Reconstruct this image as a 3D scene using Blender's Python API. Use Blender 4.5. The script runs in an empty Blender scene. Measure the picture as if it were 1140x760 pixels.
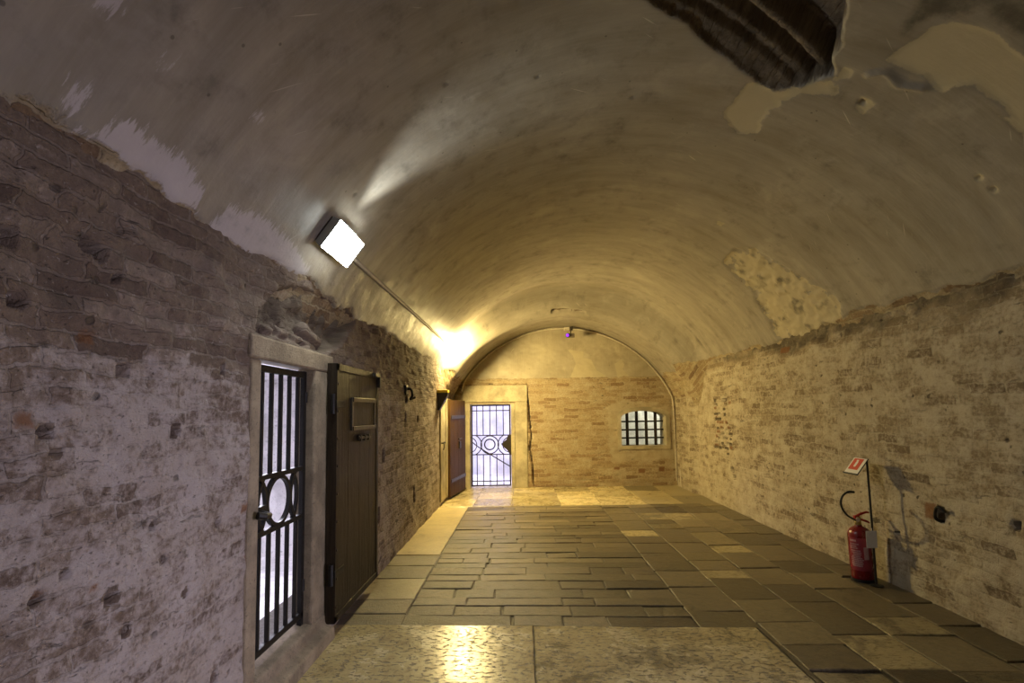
import bpy, bmesh, math, random
import numpy as np
from mathutils import Vector, Matrix

random.seed(7)
COL = bpy.context.scene.collection
XL, XR, H = -1.39, 3.11, 1.5          # left wall, right wall, eye height
YB = 10.2                              # back wall
YF = -3.0                              # wall behind the viewer
R2 = math.radians

# ------------------------------------------------------------------ scene helpers
def tag(o, label=None, cat=None, group=None, kind=None):
    if label: o['label'] = label
    if cat: o['category'] = cat
    if group: o['group'] = group
    if kind: o['kind'] = kind
    return o

def empty(name, loc, rz=0.0, label=None, cat=None, group=None):
    o = bpy.data.objects.new(name, None)
    o.location = loc; o.rotation_euler = (0, 0, rz); o.empty_display_size = .1
    COL.objects.link(o)
    return tag(o, label, cat, group)

class MB:
    """collects shapes and links them as ONE mesh object"""
    def __init__(s): s.v, s.f = [], []
    def add(s, v, f):
        k = len(s.v); s.v += [tuple(p) for p in v]; s.f += [tuple(i + k for i in q) for q in f]; return s
    def box(s, a, b, M=None):
        (x0, y0, z0), (x1, y1, z1) = a, b
        v = [Vector(p) for p in ((x0,y0,z0),(x1,y0,z0),(x1,y1,z0),(x0,y1,z0),(x0,y0,z1),(x1,y0,z1),(x1,y1,z1),(x0,y1,z1))]
        if M is not None: v = [M @ p for p in v]
        return s.add(v, [(0,3,2,1),(4,5,6,7),(0,1,5,4),(1,2,6,5),(2,3,7,6),(3,0,4,7)])
    def tube(s, pts, r, n=10, caps=True):
        pts = [Vector(p) for p in pts]; m = len(pts)
        rr = r if isinstance(r, (list, tuple)) else [r] * m
        t0 = (pts[1] - pts[0]).normalized()
        nrm = t0.orthogonal().normalized()
        V, F = [], []
        for i, p in enumerate(pts):
            t = ((pts[min(i+1, m-1)] - pts[i]).normalized() + (pts[i] - pts[max(i-1, 0)]).normalized())
            t = t.normalized() if t.length > 1e-6 else t0
            nrm = (nrm - t * nrm.dot(t)).normalized(); b = t.cross(nrm)
            for k in range(n):
                a = 2 * math.pi * k / n
                V.append(p + (nrm * math.cos(a) + b * math.sin(a)) * rr[i])
        for i in range(m - 1):
            for k in range(n):
                F.append((i*n+k, i*n+(k+1) % n, (i+1)*n+(k+1) % n, (i+1)*n+k))
        if caps:
            F.append(tuple(range(n))[::-1]); F.append(tuple((m-1)*n+k for k in range(n)))
        return s.add(V, F)
    def lathe(s, prof, c=(0, 0, 0), n=40):
        V, F = [], []
        for (r, z) in prof:
            for k in range(n):
                a = 2 * math.pi * k / n
                V.append((c[0] + r * math.cos(a), c[1] + r * math.sin(a), c[2] + z))
        for i in range(len(prof) - 1):
            for k in range(n):
                F.append((i*n+k, i*n+(k+1) % n, (i+1)*n+(k+1) % n, (i+1)*n+k))
        F.append(tuple(range(n))[::-1]); F.append(tuple((len(prof)-1)*n+k for k in range(n)))
        return s.add(V, F)
    def prism(s, poly, axis, a, b):
        """extrude a closed 2-D outline along an axis from a to b"""
        def P(p, t):
            return {'x': (t, p[0], p[1]), 'y': (p[0], t, p[1]), 'z': (p[0], p[1], t)}[axis]
        n = len(poly)
        V = [P(p, a) for p in poly] + [P(p, b) for p in poly]
        F = [tuple(range(n))[::-1], tuple(range(n, 2*n))]
        F += [(i, (i+1) % n, n+(i+1) % n, n+i) for i in range(n)]
        return s.add(V, F)
    def build(s, name, m, parent=None, bevel=0.0, smooth=False, kind=None, off=(0, 0, 0)):
        me = bpy.data.meshes.new(name)
        v = [(p[0]-off[0], p[1]-off[1], p[2]-off[2]) for p in s.v]
        me.from_pydata(v, [], s.f); me.update()
        bm = bmesh.new(); bm.from_mesh(me)
        bmesh.ops.recalc_face_normals(bm, faces=bm.faces)
        bm.to_mesh(me); bm.free()
        o = bpy.data.objects.new(name, me); COL.objects.link(o)
        me.materials.append(m)
        if parent is not None: o.parent = parent
        else: o.location = off
        if kind: o['kind'] = kind
        if bevel:
            b = o.modifiers.new('bevel', 'BEVEL'); b.width = bevel; b.segments = 2; b.limit_method = 'ANGLE'; b.angle_limit = R2(40)
        if smooth:
            for p in me.polygons: p.use_smooth = True
            me.set_sharp_from_angle(angle=R2(38))
        return o

def copy_tree(o, parent=None):
    c = o.copy(); COL.objects.link(c)
    if parent is not None: c.parent = parent
    for ch in list(o.children): copy_tree(ch, c)
    return c

# ------------------------------------------------------------------ numpy noise
def _hash(i, j, seed):
    h = (i.astype(np.int64) * 374761393 + j.astype(np.int64) * 668265263 + seed * 1442695041) & 0x7fffffff
    h = ((h ^ (h >> 13)) * 1274126177) & 0x7fffffff
    return ((h ^ (h >> 16)) & 0xffff) / 65535.0
def vnoise(u, v, seed=0):
    i, j = np.floor(u), np.floor(v); a, b = u - i, v - j
    a = a*a*(3-2*a); b = b*b*(3-2*b)
    return ((_hash(i,j,seed)*(1-a)+_hash(i+1,j,seed)*a)*(1-b)+(_hash(i,j+1,seed)*(1-a)+_hash(i+1,j+1,seed)*a)*b)
def fbm(u, v, sc, octv=4, seed=0, gain=.5):
    t, a, n = 0, 1., 0
    for k in range(octv):
        t = t + a * vnoise(u*sc + 17.3*k, v*sc + 9.1*k, seed+k); n += a; a *= gain; sc *= 2.03
    return t / n - .5
def sstep(a, b, x):
    t = np.clip((x-a)/(b-a), 0, 1); return t*t*(3-2*t)
def poly_sd(u, v, P):
    """signed distance to a polygon, positive inside"""
    d = np.full(u.shape, 1e9); ins = np.zeros(u.shape, bool); n = len(P)
    for k in range(n):
        (ax, ay), (bx, by) = P[k], P[(k+1) % n]
        ex, ey = bx-ax, by-ay; L = ex*ex+ey*ey + 1e-12
        t = np.clip(((u-ax)*ex+(v-ay)*ey)/L, 0, 1)
        d = np.minimum(d, np.hypot(u-ax-t*ex, v-ay-t*ey))
        c = ((ay > v) != (by > v)) & (u < (bx-ax)*(v-ay)/((by-ay) + 1e-12) + ax)
        ins ^= c
    return np.where(ins, d, -d)
def line_d(u, v, P):
    d = np.full(u.shape, 1e9)
    for (ax, ay), (bx, by) in zip(P[:-1], P[1:]):
        ex, ey = bx-ax, by-ay; L = ex*ex+ey*ey + 1e-12
        t = np.clip(((u-ax)*ex+(v-ay)*ey)/L, 0, 1)
        d = np.minimum(d, np.hypot(u-ax-t*ex, v-ay-t*ey))
    return d

def grid_mesh(name, P, UV, attrs, mat, keep=None, flip=False):
    """P: (n,m,3) points; UV: (n,m,2) metres; attrs: {name: (n,m)}"""
    n, m = P.shape[:2]
    idx = np.arange(n*m).reshape(n, m)
    q = np.stack([idx[:-1,:-1], idx[1:,:-1], idx[1:,1:], idx[:-1,1:]], -1)
    if keep is not None: q = q[keep]
    q = q.reshape(-1, 4)
    if flip: q = q[:, ::-1]
    me = bpy.data.meshes.new(name)
    me.vertices.add(n*m); me.vertices.foreach_set('co', P.reshape(-1).astype(np.float32))
    nf = len(q)
    me.loops.add(nf*4); me.loops.foreach_set('vertex_index', q.reshape(-1).astype(np.int32))
    me.polygons.add(nf)
    me.polygons.foreach_set('loop_start', np.arange(0, nf*4, 4, dtype=np.int32))
    me.polygons.foreach_set('use_smooth', np.ones(nf, bool))
    me.update(calc_edges=True)
    uvl = me.uv_layers.new(name='UVMap')
    uvl.data.foreach_set('uv', UV.reshape(-1, 2)[q.reshape(-1)].reshape(-1).astype(np.float32))
    for k, a in attrs.items():
        at = me.attributes.new(k, 'FLOAT', 'POINT'); at.data.foreach_set('value', a.reshape(-1).astype(np.float32))
    me.validate(); me.materials.append(mat)
    o = bpy.data.objects.new(name, me); COL.objects.link(o); o['kind'] = 'structure'
    return o

# ------------------------------------------------------------------ materials
class NT:
    def __init__(s, name):
        s.m = bpy.data.materials.new(name); s.m.use_nodes = True
        s.t = s.m.node_tree; s.t.nodes.clear()
        s.out = s.t.nodes.new('ShaderNodeOutputMaterial'); s.p = s.t.nodes.new('ShaderNodeBsdfPrincipled')
        s.t.links.new(s.p.outputs[0], s.out.inputs[0])
    def n(s, typ, ins=None, **kw):
        nd = s.t.nodes.new('ShaderNode' + typ)
        for k, v in kw.items(): setattr(nd, k, v)
        for k, v in (ins or {}).items(): s.set(nd.inputs[k], v)
        return nd
    def set(s, sock, v):
        if isinstance(v, bpy.types.NodeSocket): s.t.links.new(v, sock)
        elif isinstance(v, bpy.types.Node): s.t.links.new(v.outputs[0], sock)
        else:
            if sock.type == 'RGBA' and len(v) == 3: v = (*v, 1)
            sock.default_value = v
    def math(s, op, a, b=0., c=None, clamp=False):
        nd = s.n('Math', {0: a, 1: b}, operation=op, use_clamp=clamp)
        if c is not None: s.set(nd.inputs[2], c)
        return nd.outputs[0]
    def mix(s, f, a, b, mode='MIX'):
        nd = s.n('Mix', data_type='RGBA', blend_type=mode)
        s.set(nd.inputs[0], f); s.set(nd.inputs[6], a); s.set(nd.inputs[7], b)
        return nd.outputs[2]
    def mixf(s, f, a, b):
        nd = s.n('Mix'); s.set(nd.inputs[0], f); s.set(nd.inputs[2], a); s.set(nd.inputs[3], b); return nd.outputs[0]
    def rng(s, x, a, b, c=0., d=1., smooth=True):
        nd = s.n('MapRange', {0: x, 1: a, 2: b, 3: c, 4: d}, interpolation_type='SMOOTHSTEP' if smooth else 'LINEAR'); return nd.outputs[0]
    def noise(s, vec, scale, detail=4., rough=.55, dist=0.):
        return s.n('TexNoise', {'Vector': vec, 'Scale': scale, 'Detail': detail, 'Roughness': rough, 'Distortion': dist}).outputs[0]
    def scale(s, vec, x, y, z=1.):
        return s.n('VectorMath', {0: vec, 1: (x, y, z)}, operation='MULTIPLY').outputs[0]
    def attr(s, name):
        return s.n('Attribute', attribute_name=name).outputs['Fac']
    def ramp(s, x, stops):
        nd = s.n('ValToRGB', {0: x}); e = nd.color_ramp.elements
        while len(e) > 1: e.remove(e[-1])
        e[0].position = stops[0][0]; e[0].color = (*stops[0][1], 1)
        for p, c in stops[1:]:
            q = e.new(p); q.color = (*c, 1)
        return nd.outputs[0]
    def bump(s, h, dist=.01, strength=1., normal=None):
        nd = s.n('Bump', {'Height': h, 'Distance': dist, 'Strength': strength})
        if normal is not None: s.set(nd.inputs['Normal'], normal)
        return nd.outputs[0]
    def done(s, col=None, rough=None, metal=None, normal=None, spec=None):
        for k, v in (('Base Color', col), ('Roughness', rough), ('Metallic', metal), ('Normal', normal), ('Specular IOR Level', spec)):
            if v is not None: s.set(s.p.inputs[k], v)
        return s.m

def masonry(name, lime=(.50, .45, .40), brick_l=.27, brick_h=.068,
            bricks=((.17,.10,.07), (.27,.17,.115), (.25,.19,.13), (.33,.25,.17)),
            mortar=(.40, .35, .29), plaster=(.275, .245, .200), lime_bias=0., streaks=(4., .8)):
    s = NT(name)
    uv = s.n('UVMap', uv_map='UVMap').outputs[0]
    wn = s.n('TexNoise', {'Vector': uv, 'Scale': 2.3, 'Detail': 3.}).outputs[1]
    w = s.n('VectorMath', {0: wn, 1: (.5, .5, .5)}, operation='SUBTRACT').outputs[0]
    w = s.scale(w, .16, .085, 0)
    wn2 = s.n('TexNoise', {'Vector': uv, 'Scale': 22., 'Detail': 2.}).outputs[1]
    w2 = s.scale(s.n('VectorMath', {0: wn2, 1: (.5, .5, .5)}, operation='SUBTRACT').outputs[0], .034, .03, 0)
    v = s.n('VectorMath', {0: uv, 1: w}, operation='ADD').outputs[0]
    v = s.n('VectorMath', {0: v, 1: w2}, operation='ADD').outputs[0]
    bt = s.n('TexBrick', {'Vector': v, 'Color1': (0, 0, 0), 'Color2': (1, 1, 1), 'Mortar': (.5, .5, .5), 'Scale': 1.,
                          'Mortar Size': .0075, 'Mortar Smooth': .45, 'Bias': 0., 'Brick Width': brick_l, 'Row Height': brick_h})
    per, mor = bt.outputs[0], bt.outputs[1]
    n_big = s.noise(uv, 1.1, 5, .6); n_mid = s.noise(uv, 5.5, 6, .65); n_fine = s.noise(uv, 34., 5, .7); n_grit = s.noise(uv, 130., 3, .6)
    st = s.scale(uv, 1.2, 7.5)
    n_row = s.noise(st, 1.6, 5, .6)
    col = s.ramp(s.math('ADD', per, s.math('MULTIPLY', s.math('SUBTRACT', n_mid, .5), .7)),
                 [(0., bricks[0]), (.3, bricks[1]), (.6, bricks[2]), (1., bricks[3])])
    n_m = s.rng(n_fine, .25, .75, .75, 1.2)
    col = s.mix(1., col, s.n('CombineColor', {0: n_m, 1: n_m, 2: n_m}).outputs[0], 'MULTIPLY')
    morf = s.math('MULTIPLY', s.math('MULTIPLY', mor, s.rng(n_mid, .35, .65, .10, .75)), s.rng(s.attr('lime'), -.2, .35, .22, 1.))
    col = s.mix(morf, col, mortar)
    # lime wash left on the bricks
    cov = s.math('ADD', s.attr('lime'), lime_bias)
    cov = s.math('ADD', cov, s.math('MULTIPLY', s.math('SUBTRACT', n_big, .5), 1.1))
    cov = s.math('ADD', cov, s.math('MULTIPLY', s.math('SUBTRACT', n_mid, .5), 1.5))
    cov = s.math('ADD', cov, s.math('MULTIPLY', s.math('SUBTRACT', n_fine, .5), 1.9))
    cov = s.math('ADD', cov, s.math('MULTIPLY', s.math('SUBTRACT', s.noise(uv, 15., 5, .7, .3), .5), 1.5))
    cov = s.math('ADD', cov, s.math('MULTIPLY', s.math('SUBTRACT', n_row, .5), .7))
    cov = s.math('ADD', cov, s.math('MULTIPLY', s.math('SUBTRACT', per, .5), .38))
    covf = s.rng(cov, .18, .95)
    lc = s.mix(s.rng(n_mid, .3, .7), (lime[0]*.80, lime[1]*.77, lime[2]*.72), lime)
    col = s.mix(s.math('MULTIPLY', covf, .86), col, lc)
    # dark grime, shade painted into the left wall holes, and small pits
    d = s.math('ADD', s.attr('dirt_shade'), s.math('MULTIPLY', s.math('SUBTRACT', s.noise(uv, 3.7, 7, .7, .3), .5), 2.4))
    d = s.math('ADD', d, s.math('MULTIPLY', s.math('SUBTRACT', n_fine, .5), .8))
    df = s.rng(d, .25, 1.15)
    col = s.mix(s.math('MULTIPLY', df, .8), col, (.045, .037, .030))
    cre = s.noise(s.scale(v, 2.6, 13.), 1., 5, .7, .35)
    cref = s.math('MULTIPLY', s.rng(cre, .60, .68), s.rng(n_mid, .40, .62))
    col = s.mix(s.math('MULTIPLY', cref, .72), col, (.05, .041, .034))
    spk2 = s.rng(s.noise(uv, 62., 4, .7), .60, .70)
    col = s.mix(s.math('MULTIPLY', spk2, .5), col, (.07, .055, .043))
    lgt = s.rng(s.noise(uv, 41., 4, .7), .60, .72)
    col = s.mix(s.math('MULTIPLY', lgt, .45), col, (.56, .52, .47))
    pit = s.n('TexVoronoi', {'Vector': v, 'Scale': 11., 'Randomness': 1.}).outputs[0]
    pitf = s.math('MULTIPLY', s.rng(pit, .09, .20, 1., 0.), s.rng(s.noise(uv, 2.2, 3), .52, .62))
    col = s.mix(s.math('MULTIPLY', pitf, .75), col, (.06, .045, .034))
    redf = s.rng(s.math('ADD', s.attr('red'), s.math('MULTIPLY', s.math('SUBTRACT', n_fine, .5), .07)), -.008, .016)
    col = s.mix(s.math('MULTIPLY', redf, .85), col, (.19, .085, .035))
    # bare rubble in the places the facing has fallen off
    raw = s.rng(s.math('ADD', s.attr('raw'), s.math('MULTIPLY', s.math('SUBTRACT', n_fine, .5), .05)), -.008, .012)
    rawc = s.ramp(s.math('ADD', s.math('MULTIPLY', n_mid, .6), s.math('MULTIPLY', n_fine, .4)), [(.3, (.055, .042, .030)), (.5, (.15, .118, .087)), (.7, (.27, .22, .165))])
    col = s.mix(raw, col, rawc)
    # plaster skin
    ps = s.math('ADD', s.attr('plaster'), s.math('MULTIPLY', s.math('SUBTRACT', n_mid, .5), .10))
    ps = s.math('ADD', ps, s.math('MULTIPLY', s.math('SUBTRACT', n_fine, .5), .05))
    pf = s.rng(ps, -.010, .008)
    streak = s.noise(s.scale(uv, *streaks), 1.5, 7, .62, .3)
    streak2 = s.noise(s.scale(uv, 42., 2.4), 1.3, 4, .6)
    pc = s.ramp(s.math('ADD', s.math('MULTIPLY', streak, .55), s.math('ADD', s.math('MULTIPLY', n_big, .3), s.math('MULTIPLY', streak2, .15))),
                [(.36, (plaster[0]*.74, plaster[1]*.72, plaster[2]*.68)), (.5, plaster), (.66, (plaster[0]*1.28, plaster[1]*1.28, plaster[2]*1.27))])
    bl = s.rng(s.noise(uv, 1.7, 6, .66, .4), .52, .74)
    pc = s.mix(s.math('MULTIPLY', bl, .5), pc, (plaster[0]*1.7, plaster[1]*1.72, plaster[2]*1.75))
    spk = s.n('TexVoronoi', {'Vector': uv, 'Scale': 6.5}).outputs[0]
    spf = s.rng(spk, .035, .06, 1., 0.)
    pc = s.mix(s.math('MULTIPLY', spf, .6), pc, (.05, .04, .03))
    # thin scratches
    sc_v = s.n('VectorRotate', {'Vector': uv, 'Angle': .6}, rotation_type='Z_AXIS').outputs[0]
    scr = s.noise(s.scale(sc_v, 60., 3.), 1., 1, .5)
    scf = s.math('MULTIPLY', s.rng(scr, .70, .76), s.rng(s.noise(uv, 1.3, 2), .5, .62))
    pc = s.mix(s.math('MULTIPLY', scf, .6), pc, (plaster[0]*2.3, plaster[1]*2.3, plaster[2]*2.3))
    wash = s.rng(s.math('ADD', s.attr('wash'), s.math('MULTIPLY', s.math('SUBTRACT', s.noise(s.scale(uv, 3.2, .5), 14., 5, .75), .5), .24)), -.012, .014)
    pc = s.mix(s.math('MULTIPLY', wash, .9), pc, s.mix(n_mid, (.40, .36, .36), (.62, .57, .56)))
    pale = s.rng(s.math('ADD', s.attr('pale'), s.math('MULTIPLY', s.math('SUBTRACT', n_fine, .5), .035)), -.006, .006)
    pc = s.mix(s.math('MULTIPLY', pale, .92), pc, s.mix(n_mid, (.40, .34, .22), (.50, .43, .29)))
    pd = s.rng(s.math('ADD', s.attr('soot'), s.math('MULTIPLY', s.math('SUBTRACT', n_mid, .5), 1.6)), .2, .9)
    pc = s.mix(s.math('MULTIPLY', pd, .82), pc, (.05, .044, .034))
    rough_pl = s.rng(n_mid, .3, .7, .40, .56)
    col = s.mix(pf, col, pc)
    # the fallen-off places cut through the plaster as well
    raw2 = s.rng(s.math('ADD', s.attr('hole'), s.math('MULTIPLY', s.math('SUBTRACT', n_fine, .5), .03)), -.006, .01)
    col = s.mix(raw2, col, rawc)
    pf2 = s.math('MULTIPLY', pf, s.math('SUBTRACT', 1., raw2))
    flat = s.math('MAXIMUM', pale, wash)
    rough = s.mixf(pf2, .86, s.mixf(flat, rough_pl, .7))
    # relief
    hb = s.math('MULTIPLY', s.math('SUBTRACT', 1., mor), s.math('SUBTRACT', .58, s.math('MULTIPLY', covf, .47)))
    hb = s.math('ADD', hb, s.math('MULTIPLY', n_fine, 1.1)); hb = s.math('ADD', hb, s.math('MULTIPLY', n_grit, .35))
    hb = s.math('SUBTRACT', hb, s.math('ADD', s.math('MULTIPLY', pitf, 1.3), s.math('ADD', s.math('MULTIPLY', cref, .9), s.math('MULTIPLY', spk2, .5)))); hb = s.math('ADD', hb, s.math('MULTIPLY', n_mid, 1.3))
    hp = s.math('ADD', s.math('MULTIPLY', streak2, .12), s.math('MULTIPLY', n_mid, .40))
    hp = s.math('ADD', hp, s.math('MULTIPLY', n_fine, .12)); hp = s.math('ADD', hp, .9)
    hh = s.mixf(pf2, hb, hp)
    nrm = s.bump(hh, .011, .9)
    return s.done(col, rough, None, nrm, s.mixf(pf2, .25, .5))

def simple(name, col, rough=.5, metal=0., var=.25, scale=14., bump=.0, dark=None, spec=None):
    s = NT(name)
    co = s.n('TexCoord').outputs['Object']
    n = s.noise(co, scale, 5, .65)
    d = dark or tuple(c*(1-var) for c in col)
    c = s.mix(s.rng(n, .3, .7), d, tuple(min(1, x*(1+var*.5)) for x in col))
    nr = s.bump(s.noise(co, scale*4, 4, .6), bump, 1.) if bump else None
    return s.done(c, s.rng(n, .3, .7, max(.05, rough-.08), min(1, rough+.08)), metal, nr, spec)

def emis(name, col, strength, base=(.9, .9, .9)):
    s = NT(name)
    s.set(s.p.inputs['Base Color'], base); s.set(s.p.inputs['Emission Color'], col); s.set(s.p.inputs['Emission Strength'], strength)
    return s.m

def stone(name, col, sc=3., rough=.75, pits=.5, bump=.004):
    s = NT(name)
    co = s.n('TexCoord').outputs['Object']
    a = s.noise(co, sc, 6, .62); b = s.noise(co, sc*9, 5, .7); g = s.noise(co, sc*40, 3, .6)
    c = s.mix(s.rng(a, .32, .68), tuple(x*.66 for x in col), tuple(x*1.12 for x in col))
    c = s.mix(s.math('MULTIPLY', s.rng(b, .52, .72), pits), c, tuple(x*.38 for x in col))
    h = s.math('ADD', s.math('MULTIPLY', b, .8), s.math('MULTIPLY', g, .5))
    return s.done(c, rough, None, s.bump(h, bump, 1.), .35)

def floor_mat():
    s = NT('paving_stone')
    uv = s.n('UVMap', uv_map='UVMap').outputs[0]
    tone, pol = s.attr('tone'), s.attr('polish')
    n = s.noise(uv, 2.6, 6, .62); n2 = s.noise(uv, 16., 6, .7); n3 = s.noise(uv, 90., 4, .65)
    dark = s.ramp(n2, [(.3, (.058, .045, .031)), (.5, (.108, .086, .058)), (.7, (.185, .150, .104))])
    pale = s.ramp(s.math('ADD', s.math('MULTIPLY', n2, .38), s.math('MULTIPLY', n, .62)), [(.34, (.27, .205, .10)), (.46, (.47, .385, .205)), (.62, (.60, .505, .29))])
    c = s.mix(tone, dark, pale)
    rnd = s.attr('rand')
    v = s.rng(rnd, 0., 1., .58, 1.32, False)
    c = s.mix(1., c, s.n('CombineColor', {0: v, 1: v, 2: s.math('MULTIPLY', v, .97)}).outputs[0], 'MULTIPLY')
    # pock marks and dark stains of the worn slabs
    pk = s.noise(s.scale(uv, 1., 1.9), 24., 4, .65, .2)
    pkf = s.math('MULTIPLY', s.math('MULTIPLY', s.rng(pk, .545, .62), tone), s.rng(s.attr('stain'), .0, .04))
    c = s.mix(s.math('MULTIPLY', pkf, .75), c, (.055, .042, .026))
    st = s.rng(s.math('ADD', s.noise(uv, 3.1, 7, .72, .6), s.math('MULTIPLY', s.attr('stain'), .34)), .60, .72)
    c = s.mix(s.math('MULTIPLY', st, .62), c, (.06, .048, .032))
    c = s.mix(s.attr('grout'), c, (.05, .041, .03))
    gr = s.rng(s.noise(uv, 55., 4, .7), .57, .70)
    c = s.mix(s.math('MULTIPLY', gr, .6), c, (.04, .032, .024))
    gl = s.rng(s.noise(uv, 47., 4, .7), .60, .72)
    c = s.mix(s.math('MULTIPLY', gl, .42), c, (.34, .29, .22))
    r = s.mixf(pol, s.rng(n2, .3, .7, .33, .52), s.rng(s.math('ADD', s.math('MULTIPLY', n, .8), s.math('MULTIPLY', n2, .2)), .3, .7, .17, .33))
    r = s.math('ADD', r, s.math('MULTIPLY', pkf, .3))
    h = s.math('ADD', s.math('MULTIPLY', n2, s.mixf(pol, 1.0, .07)), s.math('MULTIPLY', n3, s.mixf(pol, .55, .03)))
    h = s.math('SUBTRACT', h, s.math('MULTIPLY', pkf, .5))
    h = s.math('ADD', h, s.math('MULTIPLY', n, s.mixf(pol, .5, .2)))
    return s.done(c, r, None, s.bump(h, .009, 1.), .5)

def wood_mat(name, a, b, spec=.22):
    s = NT(name)
    co = s.n('TexCoord').outputs['Object']
    g = s.noise(s.scale(co, 14., 14., 1.1), 2.2, 6, .65, .4); n = s.noise(co, 7., 5, .65)
    c = s.mix(s.rng(g, .3, .7), a, b)
    c = s.mix(s.math('MULTIPLY', s.rng(n, .55, .75), .6), c, tuple(x*.35 for x in a))
    w = s.rng(s.noise(co, 23., 4, .75), .66, .76)
    c = s.mix(s.math('MULTIPLY', w, .3), c, (.22, .18, .13))
    return s.done(c, .52, None, s.bump(s.math('ADD', g, n), .004, 1.), spec)

M = {}
M['left'] = masonry('left_wall_masonry', brick_l=.245, brick_h=.061, lime=(.43, .38, .355), bricks=((.125,.088,.066), (.18,.132,.098), (.20,.152,.115), (.25,.195,.152)), mortar=(.32, .28, .25))
M['right'] = masonry('right_wall_masonry', lime=(.49, .43, .33), bricks=((.17,.125,.08), (.255,.20,.13), (.28,.225,.15), (.34,.275,.19)), mortar=(.42, .36, .27), lime_bias=.05, brick_h=.075)
M['back'] = masonry('back_wall_masonry', lime=(.48, .41, .29), bricks=((.25,.165,.09), (.34,.25,.145), (.38,.29,.17), (.42,.33,.21)), mortar=(.46, .39, .27), plaster=(.36, .31, .22), brick_h=.072, streaks=(1.1, 1.4))
M['vault'] = masonry('vault_plaster', lime=(.46, .40, .29), bricks=((.19,.125,.075), (.28,.20,.12), (.32,.25,.15), (.38,.30,.19)), mortar=(.42, .36, .25))
M['floor'] = floor_mat()
M['iron'] = simple('black_iron', (.010, .008, .0075), .55, .3, .5, 30., .0015)
M['iron_far'] = simple('rusty_black_iron', (.022, .015, .011), .6, .1, .5, 30., .0015)
M['door'] = wood_mat('dark_iron_clad_wood', (.016, .011, .007), (.036, .025, .015))
M['door_far'] = wood_mat('brown_wood', (.058, .029, .009), (.105, .056, .020), .06)
M['strap'] = simple('worn_iron_strap', (.050, .040, .030), .42, .5, .5, 26., .001)
M['jamb'] = stone('istrian_stone', (.36, .29, .20), 6., .85, .75, .012)
M['jamb_far'] = stone('pale_stone', (.46, .40, .27), 4., .75, .4, .005)
M['render'] = stone('smooth_lime_render', (.44, .38, .26), 3., .8, .3, .003)
M['cell'] = stone('whitewashed_cell_wall', (.76, .74, .75), 2.6, .9, .8, .008)
M['cell_clean'] = stone('clean_whitewash', (.78, .77, .80), 1.4, .9, .12, .003)
M['cell_grey'] = stone('mottled_whitewash', (.70, .69, .64), 5., .9, .5, .003)
M['pipe'] = simple('painted_conduit', (.52, .46, .36), .5, 0., .2, 20.)
M['housing'] = simple('grey_metal_housing', (.50, .54, .54), .45, .0, .12, 9.)
M['red'] = simple('red_enamel', (.18, .007, .011), .28, 0., .15, 8.)
M['redh'] = simple('red_plastic', (.36, .015, .012), .4, 0., .15, 8.)
M['black'] = simple('black_rubber', (.012, .012, .013), .45, 0., .3, 20.)
M['label'] = simple('pale_label_print', (.46, .28, .30), .45, 0., .15, 40.)
M['panel'] = simple('dark_red_label', (.28, .03, .05), .4, 0., .1, 30.)
M['tagw'] = simple('white_card', (.62, .60, .62), .6, 0., .06, 20.)
M['white'] = simple('white_sign_face', (.72, .70, .68), .45, 0., .06, 20.)
M['signred'] = simple('sign_red', (.55, .06, .035), .45, 0., .08, 20.)
M['brass'] = simple('brass', (.45, .33, .12), .35, .9, .2, 20.)
M['yellow'] = simple('yellow_plastic', (.70, .52, .03), .45, 0., .1, 20.)
M['darkbox'] = simple('dark_brown_box', (.035, .026, .018), .5, 0., .2, 20.)
M['camera_grey'] = simple('camera_body_brown_grey', (.10, .08, .06), .45, 0., .1, 20.)
M['lamp_cold'] = emis('lamp_diffuser_cold_white', (.95, 1.0, .95), 80.)
M['lamp_warm'] = emis('lamp_diffuser_warm_white', (1.0, .76, .30), 800.)
M['led'] = emis('violet_led', (.30, .03, 1.0), 1.8, (.02, .0, .04))

# ------------------------------------------------------------------ vault
MAIN = (.86, 1.15, 2.55); END = (.80, .79, 2.44)
def vsec(Y):
    t = sstep(8.35, 9.05, np.asarray(Y, float))
    return tuple(a + (b-a)*t for a, b in zip(MAIN, END))
def vpt(Y, phi, d=0.):
    cx, cz, r = vsec(Y); p = R2(phi)
    return Vector((float(cx + (r-d)*math.sin(p)), Y, float(cz + (r-d)*math.cos(p))))
def VP(pts): return [(y, MAIN[2]*R2(a)) for y, a in pts]

ys = np.unique(np.concatenate([np.arange(YF-.1, 1.2, .10), np.arange(1.2, 4.2, .0155), np.arange(4.2, 8.2, .03), np.arange(8.2, YB+.12, .025)]))
ph = np.radians(np.arange(-71, 82.01, .37))
Yg, Pg = np.meshgrid(ys, ph, indexing='ij')
cx, cz, rr = vsec(Yg)
U, V = Yg, 2.55*Pg
Zg = cz + rr*np.cos(Pg); Xg = cx + rr*np.sin(Pg)

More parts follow.
